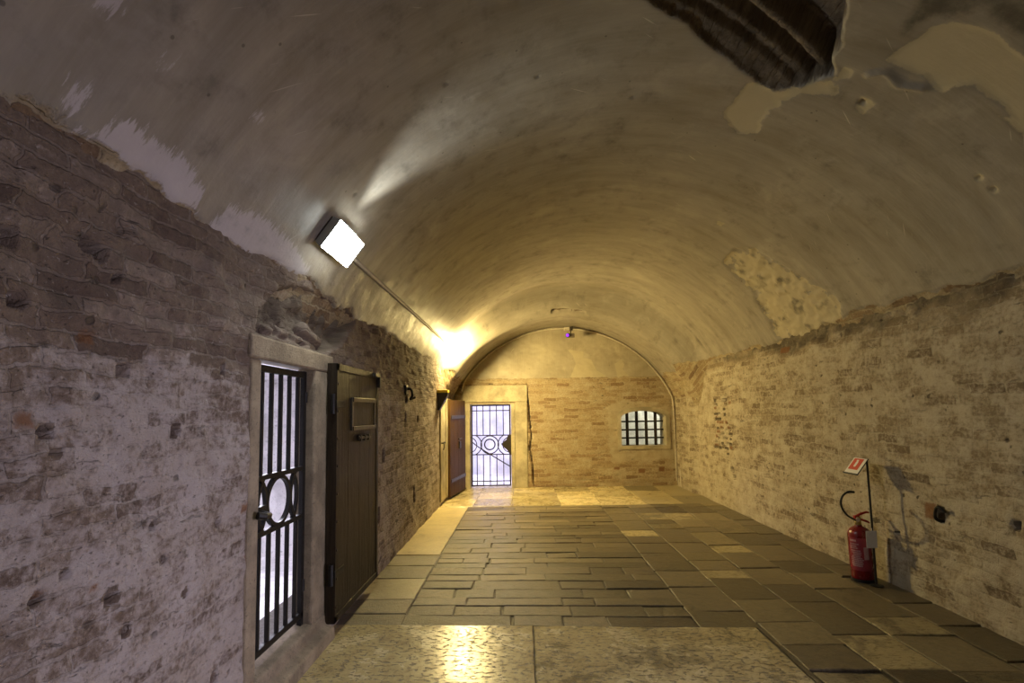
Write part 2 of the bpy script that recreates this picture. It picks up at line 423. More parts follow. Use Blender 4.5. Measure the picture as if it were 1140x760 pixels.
pale = poly_sd(U, V, VP([(2.66,27.4),(2.57,27.5),(2.47,28.2),(2.39,28.4),(2.33,29.6),(2.3,31.5),(2.28,33.9),(2.3,36.0),(2.3,37.9),(2.31,40.4),(2.42,52),(2.57,48.1),(2.59,45.8),(2.59,44.2),(2.59,41.8),(2.57,43.4),(2.54,41.5),(2.55,38.7),(2.54,37.1),(2.61,35.7),(2.67,35.6),(2.67,34.1),(2.64,32.4),(2.66,30.4)]))
for q in ([(3.53,13.5),(3.32,13.7),(3.11,13.7),(3.11,15.8),(3.17,18.7),(3.04,21.6),(2.88,24.0),(2.99,26.3),(3.12,23.3),(3.21,20.3),(3.38,20.8),(3.62,20.5),(3.74,17.8)],
          [(5.03,26.9),(5.13,27.2),(5.10,28.6),(5.02,28.4)], [(2.94,28.6),(3.03,29.0),(3.05,30.9),(2.93,31.0)], [(2.80,24.0),(2.88,24.6),(2.86,25.6),(2.80,25.4)]):
    pale = np.maximum(pale, poly_sd(U, V, VP(q)) - (.02 if len(q) > 6 else 0) + fbm(U, V, 9, 4, 91)*(.16 if len(q) > 6 else .05))
for (y, a) in ((2.93, 47.8), (2.92, 50.2)):
    pale = np.maximum(pale, .028 - np.hypot(U-y, V-2.55*R2(a)))
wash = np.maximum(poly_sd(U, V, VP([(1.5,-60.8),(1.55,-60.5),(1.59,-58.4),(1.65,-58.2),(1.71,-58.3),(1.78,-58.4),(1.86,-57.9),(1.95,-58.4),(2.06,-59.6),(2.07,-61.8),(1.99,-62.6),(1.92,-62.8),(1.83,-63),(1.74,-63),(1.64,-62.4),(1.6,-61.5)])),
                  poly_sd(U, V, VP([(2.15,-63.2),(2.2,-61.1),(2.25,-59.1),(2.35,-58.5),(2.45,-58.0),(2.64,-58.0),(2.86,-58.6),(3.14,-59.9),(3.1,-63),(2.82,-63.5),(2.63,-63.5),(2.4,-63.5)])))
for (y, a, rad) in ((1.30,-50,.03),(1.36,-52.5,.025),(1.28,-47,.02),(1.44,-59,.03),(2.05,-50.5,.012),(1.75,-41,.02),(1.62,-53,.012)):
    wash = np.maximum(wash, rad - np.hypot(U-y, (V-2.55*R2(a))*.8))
rub = poly_sd(U, V, VP([(5.79,35.8),(5.36,34.9),(5.12,37.7),(5.09,42.7),(4.99,48.1),(4.87,51.8),(4.74,55.2),(4.74,58.3),(4.9,63.5),(5.18,65.5),(5.7,65.5),(6.06,64.4),(6.1,60.4),(6.04,54.2),(5.87,46.2),(5.89,41.0)])) + fbm(U, V, 6, 3, 5)*.06
soot = np.clip(poly_sd(U, V, VP([(2.6,26.3),(2.4,24.5),(2.2,23.5),(1.9,26),(1.8,38),(2.05,44),(2.24,41.6),(2.29,38.5),(2.28,35.1),(2.27,31.1),(2.37,28.2),(2.52,27.9)]))*9+.1, -.6, .75)
soot = np.maximum(soot, np.clip(.55 - np.abs(fbm(U, V, 1.3, 4, 9))*4, -.6, .25))
soot = np.maximum(soot, np.where(U > 8.2, np.clip(.65 - np.hypot((U-8.3)*3, (V-2.55*R2(52))*1.2)*1.4, -.6, .6), -.6))
hole = poly_sd(U, V, VP([(2.43,-7),(2.3,-9),(1.9,-6),(1.9,14),(2.2,17.4),(2.33,17.2),(2.51,19.8),(2.57,20.1),(2.66,21.7),(2.76,21.7),(2.87,23.5),(2.93,23.1),(3.01,21.6),(3.09,20.0),(3.16,18.6),(3.14,16.7),(3.05,12.7),(2.97,10.1),(2.89,6.6),(2.81,4.2),(2.72,2.3),(2.6,-2.6)])) + fbm(U, V, 14, 3, 3)*.035
# brick course steps inside the hole, measured across the courses
ax, ay = .46, .84; L = math.hypot(ax, ay)
q = ((U-2.56)*ay - (V-.0757)*ax)/L * -1 + .0
qq = q + .012*fbm(U, V, 25, 2, 4)
step = np.interp(qq, [-.30, -.12, -.06, -.045, -.015, .0, .03, .05, .085, .10, .118, .155, .175, .20, .26, .5],
                     [.02, .03, .035, .07, .075, .055, .06, .125, .13, .085, .07, .075, .20, .21, .17, .19])
hd = np.where(hole > 0, sstep(0, .02, hole)*(step + .022*fbm(U, V, 22, 3, 8)), 0)
small_hole = 0*U
for (y, a, rad, dep) in ((2.98,29.4,.020,.05),(2.93,47.8,.010,.04),(2.92,50.2,.012,.04),(3.0,-17.1,.012,.03),(3.39,-1.3,.02,.012),(3.03,-47.6,.010,.03),(2.72,-30,.009,.02),(5.9,20,.02,.01),(4.5,33,.014,.015)):
    small_hole += dep*sstep(rad, rad*.5, np.hypot(U-y, V-2.55*R2(a)))
rid = line_d(U, V, VP([(2.78,27.2),(2.72,28.5),(2.76,31),(2.70,33.6)]))
bound = np.interp(Yg, [1.2,1.44,1.76,2.24,2.54,2.8,3.05,3.3,3.67,4.24,5.44,7.5,8.6,9.1,10.3], [2.35,2.40,2.38,2.36,2.33,2.36,2.39,2.37,2.33,2.32,2.32,2.32,2.28,2.17,2.17])
boundR = np.interp(Yg, [1.2,3.1,4.1,4.8,5.4,6.4,7.9,9.0,9.2,10.3], [2.34,2.34,2.37,2.38,2.33,2.31,2.36,2.33,2.22,2.20])
bnd = np.where(Xg < .8, bound, boundR) + fbm(U, V, 5, 4, 21)*.12
plast = Zg - bnd
lime = .15 + np.where(Xg > 0, .15, 0) + 0*U
crack = line_d(U, V, [(8.93, -.75),(8.88,-.45),(8.86,-.15),(8.88,.08),(8.90,.34)])
hc = .035*sstep(.03, .008, crack + .02*fbm(U, V, 12, 3, 2))*(V < .34)*(V > -.30)
rough_d = sstep(-.01, .03, rub)*(.018 + .035*fbm(U, V, 16, 4, 6))
disp = hd + small_hole + hc + rough_d - .014*fbm(U, V, 1.1, 3, 30) - .006*fbm(U, V, 5, 3, 31) + sstep(.01, -.01, plast)*(.012 + .03*fbm(U, V, 12, 3, 33)) + .006*sstep(0, .01, pale) - .02*sstep(.03, 0, rid)
pale_r = np.maximum(pale, np.where(rub > 0, rub*.4 - .10*np.clip(fbm(U, V, 13, 4, 78)*3, -.3, 1), -1))
Nx, Nz = np.sin(Pg), np.cos(Pg)
P3 = np.stack([Xg + disp*Nx, Yg, Zg + disp*Nz], -1)
soot = np.maximum(soot, np.where(rub > 0, .15 + 1.6*fbm(U, V, 11, 3, 77), -.6))
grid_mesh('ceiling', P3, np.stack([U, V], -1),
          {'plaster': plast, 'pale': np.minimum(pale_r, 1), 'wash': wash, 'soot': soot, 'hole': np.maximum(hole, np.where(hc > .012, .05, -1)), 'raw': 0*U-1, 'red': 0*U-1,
           'lime': lime, 'dirt_shade': -.15 + np.where((Zg > 2.05) & (Xg > 2), .35, 0) + 0*U}, M['vault'])

# ------------------------------------------------------------------ left wall
def rect_pit(u, v, cu, cv, w, h, rot=0.):
    c, s_ = math.cos(rot), math.sin(rot)
    a, b = (u-cu)*c + (v-cv)*s_, -(u-cu)*s_ + (v-cv)*c
    return np.minimum(w/2 - np.abs(a), h/2 - np.abs(b))
ys = np.unique(np.concatenate([np.arange(YF-.02, 1.2, .08), np.arange(1.2, 2.6, .010), np.arange(2.6, 4.2, .0135), np.arange(4.2, 6.6, .02), np.arange(6.6, YB+.05, .03)]))
zs = np.arange(-.02, 2.56, .0125)
U, V = np.meshgrid(ys, zs, indexing='ij')
d = -.022*fbm(U, V, .9, 3, 40) - .020*fbm(U, V, 4, 3, 41) - .016*fbm(U, V, 13, 3, 42)
upper = sstep(1.62, 1.85, V + .25*fbm(U, V, 2.2, 3, 43))
d += upper*(.006 - .03*fbm(U, V*1.7, 9, 3, 44))
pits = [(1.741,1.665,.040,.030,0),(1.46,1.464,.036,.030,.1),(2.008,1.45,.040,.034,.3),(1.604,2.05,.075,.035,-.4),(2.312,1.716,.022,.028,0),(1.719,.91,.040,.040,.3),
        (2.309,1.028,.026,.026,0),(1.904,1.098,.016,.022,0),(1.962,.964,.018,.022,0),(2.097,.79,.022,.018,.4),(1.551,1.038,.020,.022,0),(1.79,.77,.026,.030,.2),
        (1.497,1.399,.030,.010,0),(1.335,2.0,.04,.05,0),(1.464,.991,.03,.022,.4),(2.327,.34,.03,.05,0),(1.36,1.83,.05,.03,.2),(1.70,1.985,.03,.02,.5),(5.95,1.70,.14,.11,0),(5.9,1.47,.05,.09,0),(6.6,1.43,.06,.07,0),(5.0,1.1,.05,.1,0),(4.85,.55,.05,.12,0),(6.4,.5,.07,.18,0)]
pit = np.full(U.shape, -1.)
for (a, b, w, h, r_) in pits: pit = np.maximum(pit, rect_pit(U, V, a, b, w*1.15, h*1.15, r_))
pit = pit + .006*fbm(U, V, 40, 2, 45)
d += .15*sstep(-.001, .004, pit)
dmg = poly_sd(U, V, [(2.60,1.93),(2.62,2.06),(2.72,2.14),(2.86,2.23),(3.05,2.30),(3.39,2.31),(3.92,2.33),(4.2,2.30),(4.0,2.16),(3.78,2.0),(3.56,1.945),(3.07,1.94)]) + .05*fbm(U, V, 7, 3, 46)
blocks = rect_pit(U, V, 2.79, 1.985, .10, .06, .1)
for b_ in ((2.95,1.99,.15,.075,-.05),(3.10,1.98,.10,.07,.05),(3.36,2.04,.32,.09,-.22),(3.30,1.975,.26,.045,-.12)): blocks = np.maximum(blocks, rect_pit(U, V, *b_))
dd = sstep(-.01, .05, dmg)*(.075 + .11*fbm(U, V, 9, 4, 47))
dd = np.where(blocks > 0, np.minimum(dd, .035 - .03*sstep(0, .03, blocks)), dd)
d += dd
ridge = line_d(U, V, [(3.15,2.30),(3.4,2.31),(3.7,2.31),(3.95,2.32)])
d += .05*sstep(.03, .0, ridge)
lime = np.where(V < 2, .55 - .68*upper, -.1) + .12*sstep(1.5, .3, V) + .18*sstep(1.2, 2.6, U)*sstep(1.9, 1.6, V)
lime = lime - .12*sstep(3.3, 4.6, U)
dirt_shade = -.28 + .44*upper + .30*np.exp(-((U-1.65)/.22)**2-((V-1.98)/.16)**2) + .25*np.exp(-((U-1.33)/.1)**2-((V-2.0)/.15)**2) + .35*sstep(-.02, .05, dmg) + .05*sstep(3.4, 4.4, U)
lime = np.where(pit > -.003, -3., lime); dirt_shade = np.where(pit > -.003, .35, dirt_shade)  # pits: no limewash, and colour darkened to stand in for their shade
dirt_shade = dirt_shade + .3*sstep(.25, .0, V)*sstep(3.4, 4, U)
red = np.full(U.shape, -1.)
for (a, b, w, h) in ((1.40,1.50,.06,.045),(1.655,.965,.03,.02),(1.475,1.0,.035,.025),(2.56,.93,.05,.05),(2.56,.80,.05,.05),(1.60,1.76,.06,.05),(2.52,1.05,.06,.05)): red = np.maximum(red, rect_pit(U, V, a, b, w, h))
DL0, DL1, DZ1 = 2.60, 3.36, 1.86
yc, zc = (ys[1:]+ys[:-1])/2, (zs[1:]+zs[:-1])/2
Yc, Zc = np.meshgrid(yc, zc, indexing='ij')
keep = ~((Yc > DL0) & (Yc < DL1) & (Zc < DZ1))
P3 = np.stack([XL - d, U, V], -1)
grid_mesh('wall_left', P3, np.stack([U + d, V + .35*d], -1), {'plaster': 0*U-1, 'pale': 0*U-1, 'wash': 0*U-1, 'soot': 0*U-1, 'hole': 0*U-1, 'raw': np.maximum(dmg*np.where(blocks > 0, -1, 1) - .01, np.where(pit > 9, .05, -1)), 'red': red, 'lime': lime, 'dirt_shade': dirt_shade}, M['left'], keep)

# ------------------------------------------------------------------ right wall (with an added opening out of frame for the lilac light)
ys = np.unique(np.concatenate([np.arange(YF-.02, 2.9, .06), np.arange(2.9, 6.0, .0155), np.arange(6.0, YB+.05, .024)]))
zs = np.arange(-.02, 2.56, .0145)
U, V = np.meshgrid(ys, zs, indexing='ij')
d = -.024*fbm(U, V, .8, 3, 60) - .020*fbm(U, V*1.6, 4, 3, 61) - .016*fbm(U, V*1.5, 12, 3, 62)
rs = random.Random(4)
pit = np.full(U.shape, -1.)
for _ in range(46):
    pit = np.maximum(pit, rect_pit(U, V, rs.uniform(7.6, 8.25), round(rs.uniform(.85, 1.72)/.075)*.075, rs.uniform(.05, .11), rs.uniform(.035, .055)))
for b_ in ((7.6,.60,.08,.07,0),(7.55,.50,.08,.07,0),(3.83,.69,.055,.12,0),(4.3,.45,.05,.03,.2),(3.25,.74,.05,.06,.1)): pit = np.maximum(pit, rect_pit(U, V, *b_))
pit = pit + .008*fbm(U, V, 30, 2, 63)
d += .06*sstep(-.002, .01, pit)
d -= .05*sstep(9.15, 9.22, U)                      # the end arch starts with a small pier
d += .012*sstep(8.5, 8.54, U)*sstep(9.2, 9.16, U)
top = sstep(2.02, 2.3, V + .3*fbm(U, V, 3, 4, 64))
d += .03*top*sstep(8.9, 8.0, U) + .05*top*fbm(U, V*1.5, 9, 3, 65)*sstep(8.9, 8.0, U)
lime = .58 - .55*top + .10*sstep(.8, .1, V) + .15*sstep(1.3, .6, V)*sstep(5.5, 7.5, U) - .25*sstep(9.15, 9.22, U)
dirt_shade = -.24 + 1.0*top*sstep(9, 7.5, U) + .22*np.exp(-((U-5.6)/.6)**2-((V-2.2)/.2)**2) + .15*np.exp(-((U-3.6)/.5)**2-((V-1.95)/.16)**2) - .2*sstep(8.5, 9.2, U)
red = np.maximum(rect_pit(U, V, 3.93, .70, .12, .13), -1)
for _ in range(16): red = np.maximum(red, rect_pit(U, V, rs.uniform(7.6, 8.25), round(rs.uniform(.85, 1.72)/.075)*.075+.03, .1, .05))
for b_ in ((9.7,1.82,.2,.12),(9.05,2.15,.2,.1),(6.0,2.2,.2,.08)): red = np.maximum(red, rect_pit(U, V, *b_))
Yc, Zc = np.meshgrid((ys[1:]+ys[:-1])/2, (zs[1:]+zs[:-1])/2, indexing='ij')
keep = ~((Yc > 1.0) & (Yc < 1.9) & (Zc < 1.8))
grid_mesh('wall_right', np.stack([XR + d, U, V], -1), np.stack([U, V], -1), {'plaster': 0*U-1, 'pale': 0*U-1, 'wash': 0*U-1, 'soot': 0*U-1, 'hole': 0*U-1, 'raw': np.where(pit > -.006, .05, -1.), 'red': red, 'lime': lime, 'dirt_shade': dirt_shade}, M['right'], keep, True)

# ------------------------------------------------------------------ back wall
xs = np.arange(XL-.15, XR+.2, .02); zs = np.arange(-.02, 3.4, .02)
U, V = np.meshgrid(xs, zs, indexing='ij')
crk = line_d(U, V, [(.06,2.06),(.07,1.95),(.058,1.847),(.109,1.574),(.122,1.302),(.154,1.031),(.114,.762),(.164,.492),(.177,.224),(.18,.05)]) - .014
crk = np.minimum(crk, line_d(U, V, [(-1.2,2.06),(-.7,2.09),(-.3,2.09),(.06,2.06)]) + .002)
crk = crk + .03*fbm(U, V, 14, 3, 70)
d = -.016*fbm(U, V, 1, 3, 71) - .018*fbm(U, V*1.5, 9, 3, 72) + .08*sstep(.016, -.004, crk)
pl = V - (2.19 + .03*fbm(U, V, 6, 3, 73))
patch = np.maximum(poly_sd(U, V, [(.90,2.78),(1.244,2.71),(1.22,2.60),(1.387,2.559),(1.491,2.337),(1.72,2.20),(.95,2.19),(1.074,2.472),(1.023,2.638)]), poly_sd(U, V, [(1.86,2.46),(2.0,2.55),(2.06,2.45),(2.02,2.35),(2.16,2.2),(1.92,2.18)]))
patch = np.maximum(patch, poly_sd(U, V, [(-1.25,2.17),(-1.15,2.3),(-1.05,2.2)]))
plane_r = poly_sd(U, V, [(1.72,.45),(1.70,1.6),(1.98,1.72),(2.7,1.68),(3.1,1.5),(3.1,.55),(2.4,.50)])
lime = .34 + .12*fbm(U, V, 1.2, 3, 74) + .7*sstep(-.03, .05, plane_r) + .25*sstep(.9, 1.3, U)*sstep(.5, .3, V)*0
lime = lime + .5*rect_pit(U, V, -.5, 1.0, 1.3, 2.0).clip(0, .1)*5
dirt_shade = -.34 + .4*sstep(.12, .0, np.abs(V-2.12)) + .3*sstep(.06, 0, crk)
red = np.full(U.shape, -1.)
for b_ in ((2.35,.30,.14,.09),(2.75,.33,.12,.10),(1.85,.36,.12,.06)): red = np.maximum(red, rect_pit(U, V, *b_))
Xc, Zc = np.meshgrid((xs[1:]+xs[:-1])/2, (zs[1:]+zs[:-1])/2, indexing='ij')
GX0, GX1, GZ1 = -1.09, -.262, 1.675
WX0, WX1, WZ0, WS, WT = 1.965, 2.865, .80, 1.36, 1.50
def win_top(x): 
    t = (x-(WX0+WX1)/2)/((WX1-WX0)/2); return WS + (WT-WS)*math.sqrt(max(0, 1-t*t*.98))
wt = np.vectorize(win_top)(Xc)
keep = ~(((Xc > GX0-.03) & (Xc < GX1+.05) & (Zc < GZ1+.03)) | ((Xc > WX0-.03) & (Xc < WX1+.03) & (Zc > WZ0-.03) & (Zc < wt+.03)))
grid_mesh('wall_back', np.stack([U, YB + d, V], -1), np.stack([U, V], -1), {'plaster': pl, 'pale': patch*1.0, 'wash': 0*U-1, 'soot': np.clip(.35-np.hypot((U-2.0)*3, (V-2.75)*1.2), -.6, .4), 'hole': np.where(crk < .008, .05, -1.), 'raw': 0*U-1, 'red': red, 'lime': lime, 'dirt_shade': dirt_shade}, M['back'], keep)

# wall behind the viewer, plain brick
U, V = np.meshgrid(np.arange(XL-.2, XR+.25, .1), np.arange(-.02, 3.9, .1), indexing='ij')
grid_mesh('wall_front', np.stack([U, YF + 0*U, V], -1), np.stack([U, V], -1), {'plaster': V-2.3, 'pale': 0*U-1, 'wash': 0*U-1, 'soot': 0*U-1, 'hole': 0*U-1, 'raw': 0*U-1, 'red': 0*U-1, 'lime': 0*U+.3, 'dirt_shade': 0*U-.2}, M['left'], None, True)

# ------------------------------------------------------------------ floor
class Paving:
    def __init__(s): s.v, s.f, s.uv, s.a = [], [], [], {k: [] for k in ('tone', 'polish', 'rand', 'stain', 'grout')}
    def skew(s, x, y):
        return y - .052*(x-.05)*float(np.clip((8.2-y)/4.5, 0, 1))
    def vert(s, x, y, z, at):
        s.v.append((x, s.skew(x, y), z)); s.uv.append((x + at['ou'], y + at['ov']))
        for k in s.a: s.a[k].append(at[k])
        return len(s.v)-1
    def slab(s, x0, x1, y0, y1, tone, polish, stain=0., gap=.006, jit=.006, dz=None):
        r = random.Random(int(x0*1000)*7919 + int(y0*1000))
        at = dict(tone=tone, polish=polish, rand=r.random(), stain=stain, grout=0., ou=r.uniform(0, 9), ov=r.uniform(0, 9))
        z = r.uniform(-.004, .003) if dz is None else dz
        c = [(x0+gap, y0+gap), (x1-gap, y0+gap), (x1-gap, y1-gap), (x0+gap, y1-gap)]
        c = [(x + r.uniform(-jit, jit), y + r.uniform(-jit, jit)*.7) for x, y in c]
        # outline with several points a side so the edge can wander
        ring = []
        for k in range(4):
            (ax, ay), (bx, by) = c[k], c[(k+1) % 4]; n = max(2, int(math.hypot(bx-ax, by-ay)/.09))
            for i in range(n):
                t = i/n; w = .0035*(r.random()-.5)*2 if i else -.004
                nx, ny = -(by-ay), bx-ax; l = math.hypot(nx, ny)
                ring.append((ax+(bx-ax)*t + nx/l*w, ay+(by-ay)*t + ny/l*w))
        mx, my = (x0+x1)/2, (y0+y1)/2
        tl = (r.uniform(-.003, .003), r.uniform(-.003, .003))
        zz = lambda x, y: z + tl[0]*(x-mx)/(x1-x0)*2 + tl[1]*(y-my)/(y1-y0)*2
        b = .0045
        def inset(x, y): 
            dx, dy = mx-x, my-y; l = math.hypot(dx, dy); return x+dx/l*b*1.6, y+dy/l*b*1.6
        top = [s.vert(*inset(x, y), zz(x, y), at) for x, y in ring]
        mid = [s.vert(x, y, zz(x, y)-b, at) for x, y in ring]
        at2 = dict(at, grout=1.)
        bot = [s.vert(x, y, -.035, at2) for x, y in ring]
        s.f.append(tuple(top)); n = len(ring)
        for i in range(n):
            j = (i+1) % n
            s.f.append((mid[i], mid[j], top[j], top[i])); s.f.append((bot[i], bot[j], mid[j], mid[i]))
    def build(s):
        at = dict(tone=0., polish=0., rand=.5, stain=0., grout=1., ou=0, ov=0)
        q = [s.vert(x, y, -.011, at) for x, y in ((XL-.6, YF-.2), (XR+.6, YF-.2), (XR+.6, YB+.35), (XL-.6, YB+.35))]
        s.f.append(tuple(q))
        me = bpy.data.meshes.new('floor'); me.from_pydata(s.v, [], s.f); me.update()
        ul = me.uv_layers.new(name='UVMap')
        li = np.zeros(len(me.loops), np.int32); me.loops.foreach_get('vertex_index', li)
        ul.data.foreach_set('uv', np.array(s.uv)[li].reshape(-1).astype(np.float32))
        for k, a in s.a.items():
            t = me.attributes.new(k, 'FLOAT', 'POINT'); t.data.foreach_set('value', np.array(a, np.float32))
        me.materials.append(M['floor'])
        o = bpy.data.objects.new('floor', me); COL.objects.link(o); o['kind'] = 'structure'
pv = Paving(); rf = random.Random(11)
# big polished slabs in front
pv.slab(XL-.35, .045, 2.30, 3.655, 1., 1., .05, .003, .002, .004)
pv.slab(.045, 1.58, 2.30, 3.655, 1., 1., .36, .003, .002, .004)
for y0, y1 in ((YF, -1.2), (-1.2, .6), (.6, 2.30)):
    pv.slab(XL-.35, .045, y0, y1, 1., .9, .2, .003); pv.slab(.045, 1.58, y0, y1, 1., .9, .3, .003)
# left border strip
for y0, y1, t in ((3.655, 3.86, .12), (3.86, 4.14, .10), (4.14, 4.68, .62), (4.68, 5.08, .10), (5.08, 5.46, .16), (5.46, 6.95, .80), (6.95, 8.22, .85)):
    pv.slab(XL-.2, -.91, y0, y1, t, .45 if t > .5 else .15)
# central field of dark setts in courses
y = 3.655
while y < 8.2:
    h = rf.uniform(.155, .215); y1 = min(y+h, 8.22)
    if 8.22 - y1 < .1: y1 = 8.22
    x = -.91 + (0 if rf.random() < .5 else 0)
    while x < 1.195:
        w = rf.uniform(.26, .85); x1 = x+w
        if 1.2 - x1 < .22: x1 = 1.2
        t = rf.uniform(0, .2) + (.35 if rf.random() < .05 else 0)
        pv.slab(x, x1, y, y1, t, .12, .15*rf.random(), .0045, .009)
        x = x1
    y = y1
# right field of larger slabs laid in strips along the room
cuts = [1.2, 1.62, 2.02, 2.40, 2.82, XR+.2]
pale_boxes = [(2.02,2.40,3.10,3.57,.62),(2.40,2.82,3.57,3.84,.5),(1.62,2.02,2.65,3.08,.55),(2.40,2.82,2.62,3.09,.5),(2.02,2.40,5.48,5.78,.75),(1.2,1.62,6.20,6.50,.8),(1.62,2.02,7.10,7.55,.7),(2.02,2.40,7.05,7.55,.55),(1.62,2.02,4.68,4.92,.5),(1.62,2.02,6.55,6.85,.65),(1.2,1.62,7.75,8.0,.3),(2.4,2.82,6.3,6.6,.3)]
for i in range(5):
    a, b = cuts[i], cuts[i+1]
    a0 = 1.58 if i == 0 else a
    fixed = sorted([(p[2], p[3], p[4]) for p in pale_boxes if abs(p[0]-a) < .01])
    y = 3.655 if i == 0 else YF
    if i == 0: pv.slab(1.58, 1.62, 2.3, 3.655, .1, .1)
    while y < 8.21:
        nxt = next((f for f in fixed if f[0] >= y-.001), None)
        if nxt and nxt[0]-y < .02:
            pv.slab(a, b, nxt[0], nxt[1], nxt[2], .3, .35, .006, .008); y = nxt[1]; continue
        lim = nxt[0] if nxt else 8.22
        y1 = y + rf.uniform(.26, .60)
        if lim - y1 < .2: y1 = lim
        pv.slab(a, b, y, y1, rf.uniform(.02, .26), .15, .2*rf.random(), .006, .009); y = y1
# smooth reddish-pale slabs at the far end
x = XL-.2
for w in (.75, .62, .80, .66, .72, .60, .75):
    for y0, y1 in ((8.22, 8.95), (8.95, 9.6), (9.6, YB+.3)):
        pv.slab(x, x+w, y0, y1, rf.uniform(.72, 1.0) if x < 1.6 else rf.uniform(.35, .8), .85 if x < 1.6 else .5, 0, .002, .003, .002)
    x += w
pv.build()

# ------------------------------------------------------------------ near cell doorway in the left wall
fr = MB()
J0, J1, JT, SZ = 2.645, 3.315, 1.80, .165
XF_ = XL + .018
fr.box((XL-.11, 2.54, -.03), (XF_-.006, J0, JT)); fr.build('trim_1', M['jamb'], None, .012, kind='structure')
fr = MB(); fr.box((XL-.11, J1, -.03), (XF_, 3.60, JT+.004)); fr.build('trim_2', M['jamb'], None, .014, kind='structure')
fr = MB(); fr.box((XL-.11, 2.52, JT), (XF_+.004, 3.62, 1.925)); fr.build('trim_3', M['jamb'], None, .014, kind='structure')
fr = MB()
fr.prism([(XL-.11, -.02), (XF_+.075, -.02), (XF_+.07, .075), (XF_+.012, .10), (XF_+.004, SZ), (XL-.11, SZ+.03)], 'y', J0-.02, 3.52)
fr.build('trim_4', M['jamb'], None, .012, kind='structure')

GX = XL - .050
g = empty('iron_gate', (GX, (J0+J1)/2, SZ), 0, 'near black iron barred gate closing the stone cell doorway in the left brick wall', 'gate')
def W(mb, name, m, root, **k):           # world coordinates -> child of an unrotated empty
    return mb.build(name, m, root, off=tuple(root.location), **k)
ga, gb = J0+.008, J1-.008
f = MB()
f.box((GX-.014, ga, SZ+.005), (GX+.014, ga+.032, 1.79)); f.box((GX-.014, gb-.036, SZ+.005), (GX+.014, gb, 1.79))
f.box((GX-.013, ga, 1.745), (GX+.013, gb, 1.785))
f.box((GX-.014, ga, .225), (GX+.014, gb, .262))
W(f, 'gate_frame', M['iron'], g, bevel=.003)
for zr in (1.165, .862):
    W(MB().box((GX-.013, ga, zr-.014), (GX+.013, gb, zr+.014)), 'rail', M['iron'], g, bevel=.003)
bars = [2.765, 2.872, 2.982, 3.092, 3.205]
for by in bars:
    W(MB().box((GX-.011, by-.011, 1.165), (GX+.011, by+.011, 1.75)), 'upper_bar', M['iron'], g, bevel=.004)
    W(MB().box((GX-.011, by-.011, .25), (GX+.011, by+.011, .865)), 'lower_bar', M['iron'], g, bevel=.004)
def flat_arc(cy, cz_, r, w, t, a0, a1, x, n=48):
    """a flat iron strap bent to an arc in the plane of the gate"""
    o, i_ = [], []
    for k in range(n+1):
        a = a0 + (a1-a0)*k/n
        o.append((cy + (r+w/2)*math.cos(a), cz_ + (r+w/2)*math.sin(a))); i_.append((cy + (r-w/2)*math.cos(a), cz_ + (r-w/2)*math.sin(a)))
    mb = MB(); full = abs(a1-a0) > 6.2
    V_, F_ = [], []
    for k in range(n+1):
        for (yy, zz) in (o[k], i_[k]):
            V_ += [(x-t/2, yy, zz), (x+t/2, yy, zz)]
    for k in range(n):
        A, B = 4*k, 4*k+4
        F_ += [(A, A+1, B+1, B), (A+2, B+2, B+3, A+3), (A, B, B+2, A+2), (A+1, A+3, B+3, B+1)]
    F_ += [(0, 2, 3, 1), (4*n, 4*n+1, 4*n+3, 4*n+2)]
    return mb.add(V_, F_)
gc, gz = 2.975, 1.0135
W(flat_arc(gc, gz, .137, .022, .024, 0, 2*math.pi, GX), 'ring', M['iron'], g)
for sgn in (1, -1):
    # the side arcs bow towards the ring and cross the next arc at its edge
    W(flat_arc(gc + sgn*.335, gz, .190, .020, .022, math.pi/2*(1 if sgn > 0 else -1) + .62*1, (math.pi/2*(1 if sgn > 0 else -1)) + math.pi - .62, GX), 'side_arc', M['iron'], g)
    W(flat_arc(gc + sgn*.03, gz, .205, .018, .020, (-.78 if sgn > 0 else math.pi-.78), (.78 if sgn > 0 else math.pi+.78), GX), 'cross_arc', M['iron'], g)
bl = MB().tube([(GX+.01, J0+.10, .985), (XL+.05, J0+.03, .985), (XL+.06, J0-.03, .99), (XL+.035, J0-.06, 1.0)], [.016, .016, .018, .02])
bl.box((GX+.004, J0+.03, .955), (GX+.034, J0+.14, 1.02))
W(bl, 'bolt', M['iron'], g, bevel=.003)
for zz in (.42, 1.62): W(MB().tube([(GX+.005, gb-.004, zz-.035), (GX+.005, gb-.004, zz+.035)], .016), 'hinge', M['iron'], g)

# cell behind it
def cell(name, x0, x1, y0, y1, z0, z1, m, open_faces):
    mb = MB()
    c = [(x0,y0,z0),(x1,y0,z0),(x1,y1,z0),(x0,y1,z0),(x0,y0,z1),(x1,y0,z1),(x1,y1,z1),(x0,y1,z1)]
    F = {'z0': (0,1,2,3), 'z1': (4,7,6,5), 'y0': (0,4,5,1), 'x1': (1,5,6,2), 'y1': (2,6,7,3), 'x0': (3,7,4,0)}
    mb.add(c, [q for k, q in F.items() if k not in open_faces])
    return mb.build(name, m, None, kind='structure')
cell('wall_cell', XL-2.3, XL-.10, 1.9, 5.6, -.02, 1.90, M['cell'], ('x1',))
mb = MB()      # masonry around the opening that closes the cell towards the vaulted room
mb.box((XL-.13, 1.85, -.03), (XL-.09, 2.58, 1.91)); mb.box((XL-.13, 3.50, -.03), (XL-.09, 5.65, 1.91)); mb.box((XL-.13, 2.5, 1.86), (XL-.09, 3.6, 1.91))
mb.build('wall_cell_front', M['cell'], None, kind='structure')

